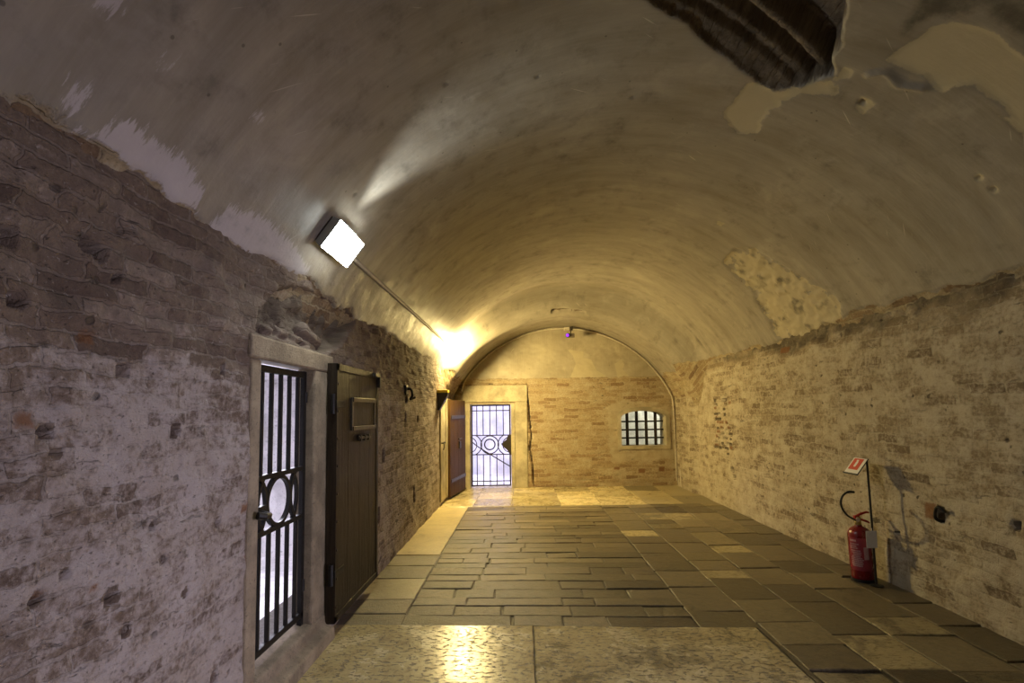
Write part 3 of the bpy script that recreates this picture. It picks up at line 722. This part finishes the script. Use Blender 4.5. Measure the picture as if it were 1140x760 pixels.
# ------------------------------------------------------------------ dark door leaf folded back against the wall
dl = empty('door_leaf', (XL+.055, 3.50, .10), 0, 'dark iron-clad wooden door leaf folded back against the left wall beside the near gate', 'door')
L0, L1, B0, B1, DX0, DX1 = 3.50, 4.50, .095, 1.865, XL+.025, XL+.088
lf = MB()
for k in range(4):
    a = L0 + (L1-L0)*k/4; b = L0 + (L1-L0)*(k+1)/4
    lf.box((DX0, a+.0004, B0), (DX1, b-.0004, B1))
W(lf, 'boards', M['door'], dl, bevel=.0012)
st = MB()
st.box((DX1-.004, L0, B0), (DX1+.005, L0+.04, B1)); st.box((DX1-.004, L1-.05, B0), (DX1+.005, L1, B1))
st.box((DX1-.004, L0, B1-.05), (DX1+.005, L1, B1)); st.box((DX1-.004, L0, B0), (DX1+.005, L1, B0+.05))
W(st, 'edge_straps', M['door'], dl, bevel=.002)
hf = MB()
hf.box((DX1, 3.80, 1.60), (DX1+.022, 4.38, 1.635)); hf.box((DX1, 3.80, 1.385), (DX1+.022, 4.38, 1.415))
hf.box((DX1, 3.79, 1.385), (DX1+.014, 3.825, 1.635)); hf.box((DX1, 4.35, 1.385), (DX1+.014, 4.385, 1.635))
h = W(hf, 'hatch_frame', M['strap'], dl, bevel=.003)
hp = MB().box((DX1, 3.83, 1.42), (DX1+.008, 4.345, 1.598)); W(hp, 'hatch_panel', M['door'], dl, bevel=.002)
bt = MB().tube([(DX1+.018, 3.92, 1.325), (DX1+.018, 4.20, 1.318)], .012)
for yy in (3.96, 4.06, 4.16): bt.box((DX1-.002, yy-.012, 1.298), (DX1+.032, yy+.012, 1.345))
W(bt, 'slide_bolt', M['strap'], dl, bevel=.002)
tb = MB().box((DX1-.002, 4.33, 1.83), (DX1+.03, 4.50, 1.86)).box((DX1-.002, 4.46, 1.74), (DX1+.03, 4.50, 1.86))
W(tb, 'corner_bracket', M['strap'], dl, bevel=.002)
for zz in (.42, 1.58):
    hg = MB().tube([(DX1-.02, L0-.012, zz-.07), (DX1-.02, L0-.012, zz+.07)], .018); hg.box((DX1, L0-.01, zz-.025), (DX1+.008, L0+.16, zz+.025))
    W(hg, 'hinge', M['iron'], dl, bevel=.002)
for k in range(9): W(MB().tube([(DX1, L0+.02, .2+k*.19), (DX1+.011, L0+.02, .2+k*.19)], .010, 8), 'stud', M['strap'], dl)

# ------------------------------------------------------------------ far gate in the back wall
fs = MB().box((GX0-.13, YB-.012, -.02), (GX0, YB+.45, GZ1+.02)); fs.build('trim_5', M['jamb_far'], None, .01, kind='structure')
fs = MB().box((GX1, YB-.02, -.02), (GX1+.08, YB+.45, GZ1+.02)); fs.build('trim_6', M['jamb_far'], None, .01, kind='structure')
fs = MB().box((GX1+.082, YB-.026, -.02), (.070, YB+.2, 1.72)); fs.build('trim_7', M['jamb_far'], None, .014, kind='structure')
fs = MB().box((GX0-.15, YB-.024, GZ1+.045), (.075, YB+.3, 2.06)); fs.build('trim_8', M['jamb_far'], None, .014, kind='structure')
fs = MB().box((GX0-.05, YB+.01, GZ1), (GX1+.05, YB+.45, GZ1+.05)); fs.build('trim_9', M['jamb_far'], None, .006, kind='structure')
FY = YB + .10
fg = empty('iron_gate', (-.68, FY, .02), 0, 'far black iron barred gate with a lock plate, in the brick back wall', 'gate')
f = MB(); x0, x1 = GX0+.012, GX1-.010
f.box((x0, FY-.014, .03), (x0+.03, FY+.014, 1.665)); f.box((x1-.03, FY-.014, .03), (x1, FY+.014, 1.665))
f.box((x0, FY-.012, 1.645), (x1, FY+.012, 1.67)); f.box((x0, FY-.012, .03), (x1, FY+.012, .055))
W(f, 'gate_frame', M['iron_far'], fg, bevel=.003)
for zz in (1.55, 1.050, .662, .130):
    W(MB().box((x0, FY-.010, zz-.010), (x1, FY+.010, zz+.010)), 'rail', M['iron_far'], fg, bevel=.002)
for bx in (-.960, -.832, -.695, -.560, -.422):
    W(MB().box((bx-.009, FY-.009, 1.05), (bx+.009, FY+.009, 1.65)), 'upper_bar', M['iron_far'], fg, bevel=.003)
    W(MB().box((bx-.009, FY-.009, .04), (bx+.009, FY+.009, .662)), 'lower_bar', M['iron_far'], fg, bevel=.003)
def arc_y(cx_, cz_, r, w, t, a0, a1, y):
    mb = flat_arc(cx_, cz_, r, w, t, a0, a1, y)
    mb.v = [(p[1], p[0], p[2]) for p in mb.v]; return mb
W(arc_y(-.70, .865, .105, .026, .02, 0, 2*math.pi, FY), 'ring', M['iron_far'], fg)
W(arc_y(-.70, .858, .180, .022, .02, 0, 2*math.pi, FY), 'outer_ring', M['iron_far'], fg)
for sgn in (1, -1):
    W(arc_y(-.70+sgn*.375, .858, .21, .020, .018, (math.pi/2+.35 if sgn > 0 else -math.pi/2+.35), (3*math.pi/2-.35 if sgn > 0 else math.pi/2-.35), FY), 'side_arc', M['iron_far'], fg)
    W(arc_y(-.70+sgn*.42, .858, .155, .018, .018, (math.pi/2 if sgn > 0 else -math.pi/2), (3*math.pi/2 if sgn > 0 else math.pi/2), FY), 'side_arc', M['iron_far'], fg)
W(MB().tube([(-1.06, FY-.02, .92), (-.95, FY-.02, .83), (-.62, FY-.02, .62), (-.29, FY-.02, .42)], .011, 8), 'brace', M['iron_far'], fg)
W(MB().prism([(-.235, 1.06), (-.33, 1.05), (-.36, .96), (-.47, .875), (-.43, .82), (-.34, .74), (-.30, .66), (-.235, .645)], 'y', FY-.035, FY+.012), 'lock_plate', M['iron_far'], fg, bevel=.004)
cell('wall_far_cell', -2.7, .35, YB+.43, YB+2.6, -.02, 2.2, M['cell_clean'], ('y0',))
mb = MB(); mb.box((-2.75, YB+.42, -.02), (GX0-.02, YB+.46, 2.25)); mb.box((GX1+.02, YB+.42, -.02), (.4, YB+.46, 2.25)); mb.box((GX0-.05, YB+.42, GZ1+.02), (GX1+.05, YB+.46, 2.25))
mb.build('wall_far_cell_front', M['cell_clean'], None, kind='structure')

# door leaf of the far gate, standing open along the left wall
ld = empty('door_leaf', (-1.185, 9.98, .03), math.atan2(-1.05, -.145), 'brown wooden door leaf standing open at the back left corner beside the far gate', 'door')
lf = MB()
for k in range(4): lf.box((1.06*k/4+.002, -.025, .01), (1.06*(k+1)/4-.002, .025, 1.72))
lf.build('boards', M['door_far'], ld, .004)
for zz in (.25, 1.38):
    for y0_ in (.022, -.034): MB().box((.0, y0_, zz), (1.0, y0_+.012, zz+.06)).build('strap', M['strap'], ld, .002)
MB().tube([(.35, -.045, 1.0), (.55, -.045, 1.0)], .012).box((.40, -.05, .82), (.50, -.022, .95)).tube([(.35, .045, 1.0), (.55, .045, 1.0)], .012).box((.40, .022, .82), (.50, .05, .95)).build('latch', M['strap'], ld)

# pale stone jamb of another, walled-up doorway on the left wall
fs = MB().box((XL-.02, 8.28, .06), (XL+.032, 8.74, 1.84)); fs.build('trim_10', M['jamb_far'], None, .012, kind='structure')
fs = MB().box((XL-.02, 8.74, .06), (XL+.05, 8.90, 1.80)); fs.build('trim_11', M['jamb_far'], None, .012, kind='structure')
stp = empty('iron_staple', (XL+.03, 8.35, 1.0), 0, 'small rusty iron staple on the pale stone jamb near the far door leaf', 'staple')
W(MB().tube([(XL+.02, 8.30, 1.02), (XL+.065, 8.30, 1.02), (XL+.065, 8.52, 1.02), (XL+.02, 8.52, 1.02)], .010, 8).tube([(XL+.055, 8.41, 1.02), (XL+.06, 8.41, .95), (XL+.05, 8.41, .90)], .008, 8), 'loop', M['iron_far'], stp)

# wedge-shaped wall box with a yellow top
wb = empty('wall_box', (XL, 8.2, 1.6), 0, 'dark wedge-shaped wall box with a yellow top, high on the left wall', 'wall box')
W(MB().prism([(XL-.01, 1.84), (XL+.165, 1.84), (XL+.16, 1.79), (XL+.03, 1.56), (XL-.01, 1.56)], 'y', 8.10, 8.26), 'housing', M['darkbox'], wb, bevel=.006)
W(MB().box((XL-.01, 8.09, 1.84), (XL+.172, 8.27, 1.885)), 'top_cover', M['yellow'], wb, bevel=.008)

# ------------------------------------------------------------------ barred window in the back wall
n = 24
arch = [(WX0, WZ0)] + [(WX1, WZ0)] + [(WX1 - (WX1-WX0)*k/n, win_top(WX1 - (WX1-WX0)*k/n)) for k in range(n+1)]
# render surround: ring between the opening and an outer outline, with its depth
def outer(p):
    cx_, cz_ = (WX0+WX1)/2, 1.12
    return (cx_ + (p[0]-cx_)*1.18, cz_ + (p[1]-cz_)*1.22)
ot = [outer(p) for p in arch]; k_ = len(arch)
Vv = [(x, YB-.016, z) for x, z in arch] + [(x, YB-.012, z) for x, z in ot] + [(x, YB+.45, z) for x, z in arch] + [(x, YB+.03, z) for x, z in ot]
Ff = []
for i in range(k_):
    j = (i+1) % k_
    Ff += [(i, j, k_+j, k_+i), (i, 2*k_+i, 2*k_+j, j), (k_+i, k_+j, 3*k_+j, 3*k_+i)]
mb = MB().add(Vv, Ff); mb.build('window_1', M['render'], None, kind='structure')
wy = YB + .20
wg = empty('window_grille', ((WX0+WX1)/2, wy, WZ0), 0, 'black iron grille of flat bars filling the small arched window in the back wall', 'grille')
for bx in (2.122, 2.318, 2.512, 2.702):
    W(MB().box((bx-.030, wy-.018, WZ0-.03), (bx+.030, wy+.004, win_top(bx)+.03)), 'upright_bar', M['iron_far'], wg, bevel=.004)
for bz in (1.285, 1.115, .950):
    W(MB().box((WX0-.03, wy-.006, bz-.017), (WX1+.03, wy+.016, bz+.017)), 'cross_bar', M['iron_far'], wg, bevel=.004)
cell('wall_window_cell', WX0-.5, WX1+1.0, YB+.44, YB+1.35, .2, 2.3, M['cell_grey'], ('y0',))
mb = MB(); mb.box((WX0-.6, YB+.43, .1), (WX0, YB+.46, 2.4)); mb.box((WX1, YB+.43, .1), (WX1+1.1, YB+.46, 2.4)); mb.box((WX0-.02, YB+.43, .1), (WX1+.02, YB+.46, WZ0)); mb.box((WX0-.02, YB+.43, WT), (WX1+.02, YB+.46, 2.4))
mb.build('wall_window_cell_front', M['cell_grey'], None, kind='structure')
NT_ = NT('old_window_glass'); NT_.set(NT_.p.inputs['Base Color'], (.93, .95, .90)); NT_.set(NT_.p.inputs['Transmission Weight'], 1.); NT_.set(NT_.p.inputs['Roughness'], .12); NT_.set(NT_.p.inputs['IOR'], 1.2)
NT_.set(NT_.p.inputs['Normal'], NT_.bump(NT_.noise(NT_.n('TexCoord').outputs['Object'], 9., 3), .02, .6))
mb = MB().prism([(x, z) for x, z in arch], 'y', YB+.30, YB+.304); mb.build('window_2', NT_.m, None, kind='structure')

# ------------------------------------------------------------------ lamps on the vault
def lamp(Y, phi, length, height, name, mface, label, opal_ends=False, lift=0.):
    c = vpt(Y, phi, lift); p = R2(phi)
    nrm = Vector((-math.sin(p), 0, -math.cos(p)))          # into the room
    up = Vector((math.cos(p), 0, -math.sin(p)))            # along the arc towards the crown
    if up.z < 0: up = -up
    yv = Vector((0, 1, 0))
    Mx = Matrix((yv, up, nrm)).transposed().to_4x4(); Mx.translation = c
    e = empty(name, c, 0, label, 'lamp'); off = tuple(c)
    MB().box((-.06, -.04, -.02), (.06, .04, .02), Mx).build('mounting_plate', M['housing'], e, .003, off=off)
    hw, hh = length/2, height/2
    def ring(z0, s0, z1, s1):
        v = [Mx @ Vector((sx*hw*s, sy*hh*s, z)) for z, s in ((z0, s0), (z1, s1)) for sx, sy in ((-1,-1),(1,-1),(1,1),(-1,1))]
        return v
    six = [(0,3,2,1),(4,5,6,7),(0,1,5,4),(1,2,6,5),(2,3,7,6),(3,0,4,7)]
    if lift: MB().box((-.05, -.03, -lift-.02), (.05, .03, .0), Mx).build('bracket', M['housing'], e, .003, off=off)
    if opal_ends:      # shallow tray with an opal cover that shines to all sides
        MB().add(ring(.022, .60, .040, .80), six).build('tray', M['housing'], e, .004, off=off)
        MB().add(ring(.0405, .97, .085, .90), six).build('diffuser', mface, e, .006, off=off)
    else:              # deep grey housing with a flat opal front
        MB().add(ring(.012, .93, .072, 1.), six).build('housing', M['housing'], e, .004, off=off)
        MB().add(ring(.0725, .985, .080, .96), six).build('diffuser', mface, e, .002, off=off)
        MB().box((-.10, hh-.004, .020), (.10, hh+.012, .058), Mx).build('added_spot_box', M['housing'], e, .003, off=off)  # invented part of the lamp, added to go with the vault spot
    return e
lamp(3.19, -54.2, .44, .205, 'wall_lamp', M['lamp_cold'], 'square lamp with a cold white glowing face, low on the vault above the near gate')
lamp(8.65, -51.0, .44, .205, 'wall_lamp', M['lamp_warm'], 'lamp with a dazzling warm glow, at the far end of the straight conduit', True, .02)
cd = MB().tube([vpt(y, -54.6, .014) for y in np.linspace(3.38, 8.26, 40)], .016, 10)
c = cd.build('conduit', M['pipe'], None, smooth=True)
tag(c, 'straight painted conduit running along the left of the vault between the two lamps', 'conduit')

# conduit that follows the end arch
pts = [(-1.25, 1.95)] + [(END[0] + (END[2]-.03)*math.sin(R2(a)), END[1] + (END[2]-.03)*math.cos(R2(a))) for a in np.linspace(-56, 66, 60)]
pts += [(3.01, 1.70), (3.025, 1.4), (3.03, .9), (3.035, .10)]
cd = MB().tube([(x, YB-.035, z) for x, z in pts], .015, 10)
c = cd.build('conduit', M['pipe'], None, smooth=True)
tag(c, 'thin conduit curving along the arch of the back wall and down its right corner', 'conduit')
# a second short pipe stub near the floor on the right
c = MB().tube([(3.06, YB-.22, .34), (3.065, YB-.22, .18), (3.07, YB-.23, .0)], .02, 10).build('pipe_stub', M['pipe'], None, smooth=True)
tag(c, 'short pipe stub rising from the floor at the back right corner', 'pipe')

# ------------------------------------------------------------------ security camera under the crown of the end arch
sc = empty('security_camera', (.90, 9.93, 3.20), 0, 'small security camera with a glowing violet light under the crown of the end arch', 'camera')
W(MB().box((.83, 9.90, 3.125), (.93, 10.0, 3.185)), 'junction_box', M['pipe'], sc, bevel=.006)
W(MB().box((.945, 9.90, 3.12), (1.0, 9.98, 3.19)), 'mounting_foot', M['darkbox'], sc, bevel=.004)
W(MB().tube([(.965, 9.94, 3.13), (.955, 9.93, 3.06), (.95, 9.92, 3.03)], .010, 8), 'bracket', M['darkbox'], sc)
W(MB().box((-.055, -.06, -.036), (.075, .06, .036), Matrix.Translation((.955, 9.90, 3.012)) @ Matrix.Rotation(R2(-8), 4, 'Z')), 'body', M['camera_grey'], sc, bevel=.008)
W(MB().tube([(.885, 9.845, 3.005), (.880, 9.80, 3.003)], .034, 20), 'lens_hood', M['darkbox'], sc)
W(MB().tube([(.880, 9.802, 3.003), (.8795, 9.798, 3.003)], .030, 20), 'light_ring', M['led'], sc)

# ------------------------------------------------------------------ fire extinguisher and its sign
ex, ey = 2.942, 4.505
fe = empty('fire_extinguisher', (ex, ey, .001), 0, 'red fire extinguisher standing on the floor against the right brick wall', 'fire extinguisher')
fe.rotation_euler = (0, R2(-2.2), 0)
r = .089
MB().lathe([(.070, 0), (.082, .004), (.086, .02), (r, .03), (r, .385), (.086, .41), (.074, .435), (.052, .452), (.032, .462), (.028, .475)], n=48).build('cylinder', M['red'], fe, smooth=True)
MB().lathe([(.088, -.001), (.0915, 0.0), (.0915, .022), (.088, .024)], n=48).build('foot_ring', M['black'], fe, smooth=True)
def wrap(z0, z1, a0, a1, rad, n=14):
    mb = MB(); V_ = []
    for k in range(n+1):
        a = a0+(a1-a0)*k/n
        for rr_ in (rad, rad+.0012):
            V_ += [(rr_*math.cos(a), rr_*math.sin(a), z0), (rr_*math.cos(a), rr_*math.sin(a), z1)]
    F_ = []
    for k in range(n):
        A, B = 4*k, 4*k+4
        F_ += [(A+2, B+2, B+3, A+3), (A, A+1, B+1, B), (A+1, A+3, B+3, B+1), (A, B, B+2, A+2)]
    F_ += [(0, 2, 3, 1), (4*n, 4*n+1, 4*n+3, 4*n+2)]
    return mb.add(V_, F_)
A0 = R2(-165); 
lab = wrap(.10, .375, R2(-178), R2(-68), r+.0004).build('label', M['panel'], fe)
lab['label'] = 'printed label in white on red'
pr = MB()
rl = random.Random(3)
def add_wrap(z0, z1, a0, a1):
    w_ = wrap(z0, z1, R2(a0), R2(a1), r+.0018, 6); pr.add(w_.v, w_.f)
add_wrap(.345, .360, -172, -140)
for k, (z, a, b) in enumerate([(.318,-174,-128),(.300,-174,-140),(.284,-174,-134),(.262,-170,-122),(.246,-166,-120),(.230,-160,-122),(.214,-168,-126),(.200,-172,-118),(.186,-172,-112),(.172,-170,-116),(.158,-172,-114),(.146,-172,-118),(.134,-168,-118)]):
    x = a
    while x < b:
        w_ = rl.uniform(3, 9); add_wrap(z, z+.0095, x, min(b, x+w_)); x += w_ + 1.6
add_wrap(.195, .30, -108, -84); 
pr.build('label_print', M['label'], lab)
MB().lathe([(.026, .47), (.026, .50), (.020, .505), (.020, .530), (.016, .535)], n=24).box((-.020, -.016, .50), (.020, .016, .545)).build('valve', M['brass'], fe, .002, smooth=True)
hd_ = MB().tube([(-.02, 0, .545), (.03, -.004, .566), (.075, -.01, .580), (.098, -.012, .574)], [.010, .011, .010, .007], 10)
hd_.tube([(-.015, 0, .520), (.03, -.004, .516), (.075, -.008, .500), (.095, -.01, .485)], [.010, .010, .010, .007], 10)
hd_.box((-.03, -.014, .51), (.012, .014, .555))
hd_.build('handle', M['redh'], fe, .003, smooth=True)
MB().lathe([(.018, 0), (.018, .006)], (0, 0, 0), 20).build('gauge', M['tagw'], fe).matrix_local = Matrix.Translation((-.012, -.022, .524)) @ Matrix.Rotation(R2(90), 4, 'X')
def spl(P, n=10):
    P = [Vector(p) for p in P]; P = [P[0]*2-P[1]] + P + [P[-1]*2-P[-2]]; o = []
    for i in range(1, len(P)-2):
        for k in range(n):
            t = k/n; a, b, c_, d_ = P[i-1], P[i], P[i+1], P[i+2]
            o.append(.5*((2*b)+(c_-a)*t+(2*a-5*b+4*c_-d_)*t*t+(3*b-a-3*c_+d_)*t**3))
    return o + [P[-2]]
hp_ = spl([(-.012, -.006, .512), (-.06, -.03, .535), (-.125, -.06, .575), (-.175, -.085, .635), (-.190, -.095, .70), (-.165, -.095, .752), (-.115, -.09, .778), (-.06, -.08, .772)])
nh = len(hp_)
MB().tube(hp_, [.0085 if i < nh-12 else .011 for i in range(nh)], 12).build('hose', M['black'], fe, smooth=True)

ss = empty('sign_stand', (2.96, 4.40, 0), 0, 'thin black post stand with a tilted red and white fire sign, behind the red extinguisher', 'sign stand')
W(MB().lathe([(.052, .0), (.054, .004), (.050, .008), (.012, .014)], (2.955, 4.36, 0), 32), 'base_plate', M['black'], ss)
pt = MB().tube([(2.955, 4.36, .008), (2.955, 4.37, .5), (2.955, 4.385, 1.05)], .0085, 10)
W(pt, 'post', M['black'], ss)
tl = R2(52)
Ms = Matrix.Translation((2.955, 4.385, 1.055)) @ Matrix.Rotation(-tl, 4, 'Y')
# local: -x runs down towards the aisle, y along the room
W(MB().box((-.165, -.02, -.004), (.004, .165, .002), Ms).box((-.170, -.022, -.004), (-.162, .167, .012), Ms), 'plate', M['black'], ss, bevel=.001)
sp = W(MB().box((-.160, -.015, .002), (0, .160, .0035), Ms), 'sign_face', M['white'], ss)
MB().box((-.122, .018, .0035), (-.008, .142, .0045), Ms).build('red_field', M['signred'], sp, off=tuple(ss.location))
def rrect(x0, x1, y0, y1, rad, n=6):
    o = []
    for (cx_, cy_, a0) in ((x1-rad, y1-rad, 0), (x0+rad, y1-rad, 90), (x0+rad, y0+rad, 180), (x1-rad, y0+rad, 270)):
        o += [(cx_+rad*math.cos(R2(a0+90*k/n)), cy_+rad*math.sin(R2(a0+90*k/n))) for k in range(n+1)]
    return o
cap = MB().prism(rrect(-.094, -.034, .066, .094, .012), 'z', .0045, .0052).prism(rrect(-.034, -.022, .070, .098, .004), 'z', .0045, .0052)
cap.v = [tuple(Ms @ Vector(p)) for p in cap.v]
cap.build('extinguisher_symbol', M['white'], sp, off=tuple(ss.location))
# inspection card hung from the post
tgo = MB().box((2.888, 4.352, .312), (2.980, 4.356, .455))
tgo.tube([(2.945, 4.365, .475), (2.940, 4.355, .450)], .003, 6)
W(tgo, 'inspection_card', M['tagw'], ss, bevel=.001)

# ------------------------------------------------------------------ iron hooks in the walls
hk = empty('iron_hook', (XR-.02, 3.80, .70), 0, 'black iron hook driven into the right wall, near the red fire extinguisher', 'hook')
W(MB().tube(spl([(XR+.03, 3.845, .632), (XR-.025, 3.845, .66), (XR-.032, 3.84, .715), (XR-.045, 3.80, .752), (XR-.03, 3.765, .735), (XR-.025, 3.76, .72)], 8), [.013]*9+[.011]*32, 10), 'shank', M['iron'], hk, smooth=True)
hk = empty('iron_hook', (XL, 5.95, 1.70), 0, 'dark iron hook in a broken patch of the left wall past the open door leaf', 'hook')
W(MB().tube(spl([(XL-.05, 5.95, 1.78), (XL+.05, 5.95, 1.80), (XL+.075, 5.96, 1.73), (XL+.05, 5.97, 1.68), (XL+.09, 6.02, 1.70)], 8), .014, 10), 'shank', M['iron'], hk, smooth=True)
W(MB().box((XL-.02, 5.88, 1.73), (XL+.02, 6.0, 1.84)), 'wall_plate', M['iron'], hk, bevel=.006)

# ------------------------------------------------------------------ doorway and cell added out of frame to carry the lilac light
fs = MB(); fs.box((XR-.015, .88, -.02), (XR+.35, 1.02, 1.82)); fs.box((XR-.015, 1.88, -.02), (XR+.35, 2.02, 1.82)); fs.box((XR-.015, .88, 1.78), (XR+.35, 2.02, 1.95))
fs.build('door_added', M['jamb'], None, .012, kind='structure')
cell('wall_added_cell', XR+.33, XR+1.9, .3, 2.9, -.02, 2.2, M['cell_clean'], ('x0',))

# ------------------------------------------------------------------ light
def area(name, loc, target, sx, sy, power, col, spread=180):
    l = bpy.data.lights.new(name, 'AREA'); l.shape = 'RECTANGLE'; l.size, l.size_y = sx, sy; l.energy = power; l.color = col; l.spread = R2(spread)
    o = bpy.data.objects.new(name, l); COL.objects.link(o); o.location = loc
    o.rotation_euler = (Vector(target)-Vector(loc)).to_track_quat('-Z', 'Y').to_euler()
    return o
LIL = (.83, .77, 1.0)
area('cell_daylight', (XL-1.0, 4.5, 1.85), (XL-1.6, 3.4, .9), .7, .7, 120, (.86, .84, 1.0))
area('far_cell_daylight', (-2.0, YB+1.5, 1.9), (-.5, YB-.2, .2), 0.5, .5, 75, (.72, .70, 1.0))
area('far_cell_sky', (-.7, YB+.9, 2.1), (-.7, YB+2.4, .9), 1.2, .4, 16, (.78, .76, 1.0))
area('window_cell_daylight', (WX1+.6, YB+.8, 2.1), (WX0+.3, YB+1.3, 1.0), .6, .4, 24, (1.0, .95, .82))
area('added_doorway_light', (XR+.36, 1.45, .95), (XL, 2.4, .55), .8, 1.6, 29, LIL, 80)  # unseen source, added to light the left wall lilac

def spot(name, loc, target, power, col, ang, blend, rad):
    l = bpy.data.lights.new(name, 'SPOT'); l.energy = power; l.color = col; l.spot_size = R2(ang); l.spot_blend = blend; l.shadow_soft_size = rad
    o = bpy.data.objects.new(name, l); COL.objects.link(o); o.location = loc
    o.rotation_euler = (Vector(target)-Vector(loc)).to_track_quat('-Z', 'Y').to_euler()
spot('added_vault_spot', vpt(3.19, -50.6, .10), vpt(3.16, -39., .02), 32., (.95, 1.0, .97), 62, 1., .05)  # added at the lamp's top edge to brighten the vault above it
w = bpy.data.worlds.new('World'); bpy.context.scene.world = w; w.use_nodes = True
w.node_tree.nodes['Background'].inputs[0].default_value = (.6, .6, .7, 1); w.node_tree.nodes['Background'].inputs[1].default_value = .02

# ------------------------------------------------------------------ camera
cam = bpy.data.cameras.new('Camera'); co = bpy.data.objects.new('Camera', cam); COL.objects.link(co)
cam.sensor_width = 36; cam.lens = 36*560/1140; cam.shift_x = -12.5/1140; cam.shift_y = 40/1140; cam.clip_start = .02
co.matrix_world = Matrix.Translation((0, 0, H)) @ Matrix.Rotation(R2(94), 4, 'X') @ Matrix.Rotation(-.015, 4, 'Z')
s = bpy.context.scene; s.camera = co
s.view_settings.view_transform = 'Standard'; s.view_settings.look = 'None'; s.view_settings.gamma = 1; s.view_settings.use_curve_mapping = False
s.view_settings.exposure = 0.0
s.cycles.max_bounces = 8; s.cycles.diffuse_bounces = 5; s.cycles.caustics_reflective = False; s.cycles.sample_clamp_indirect = 6
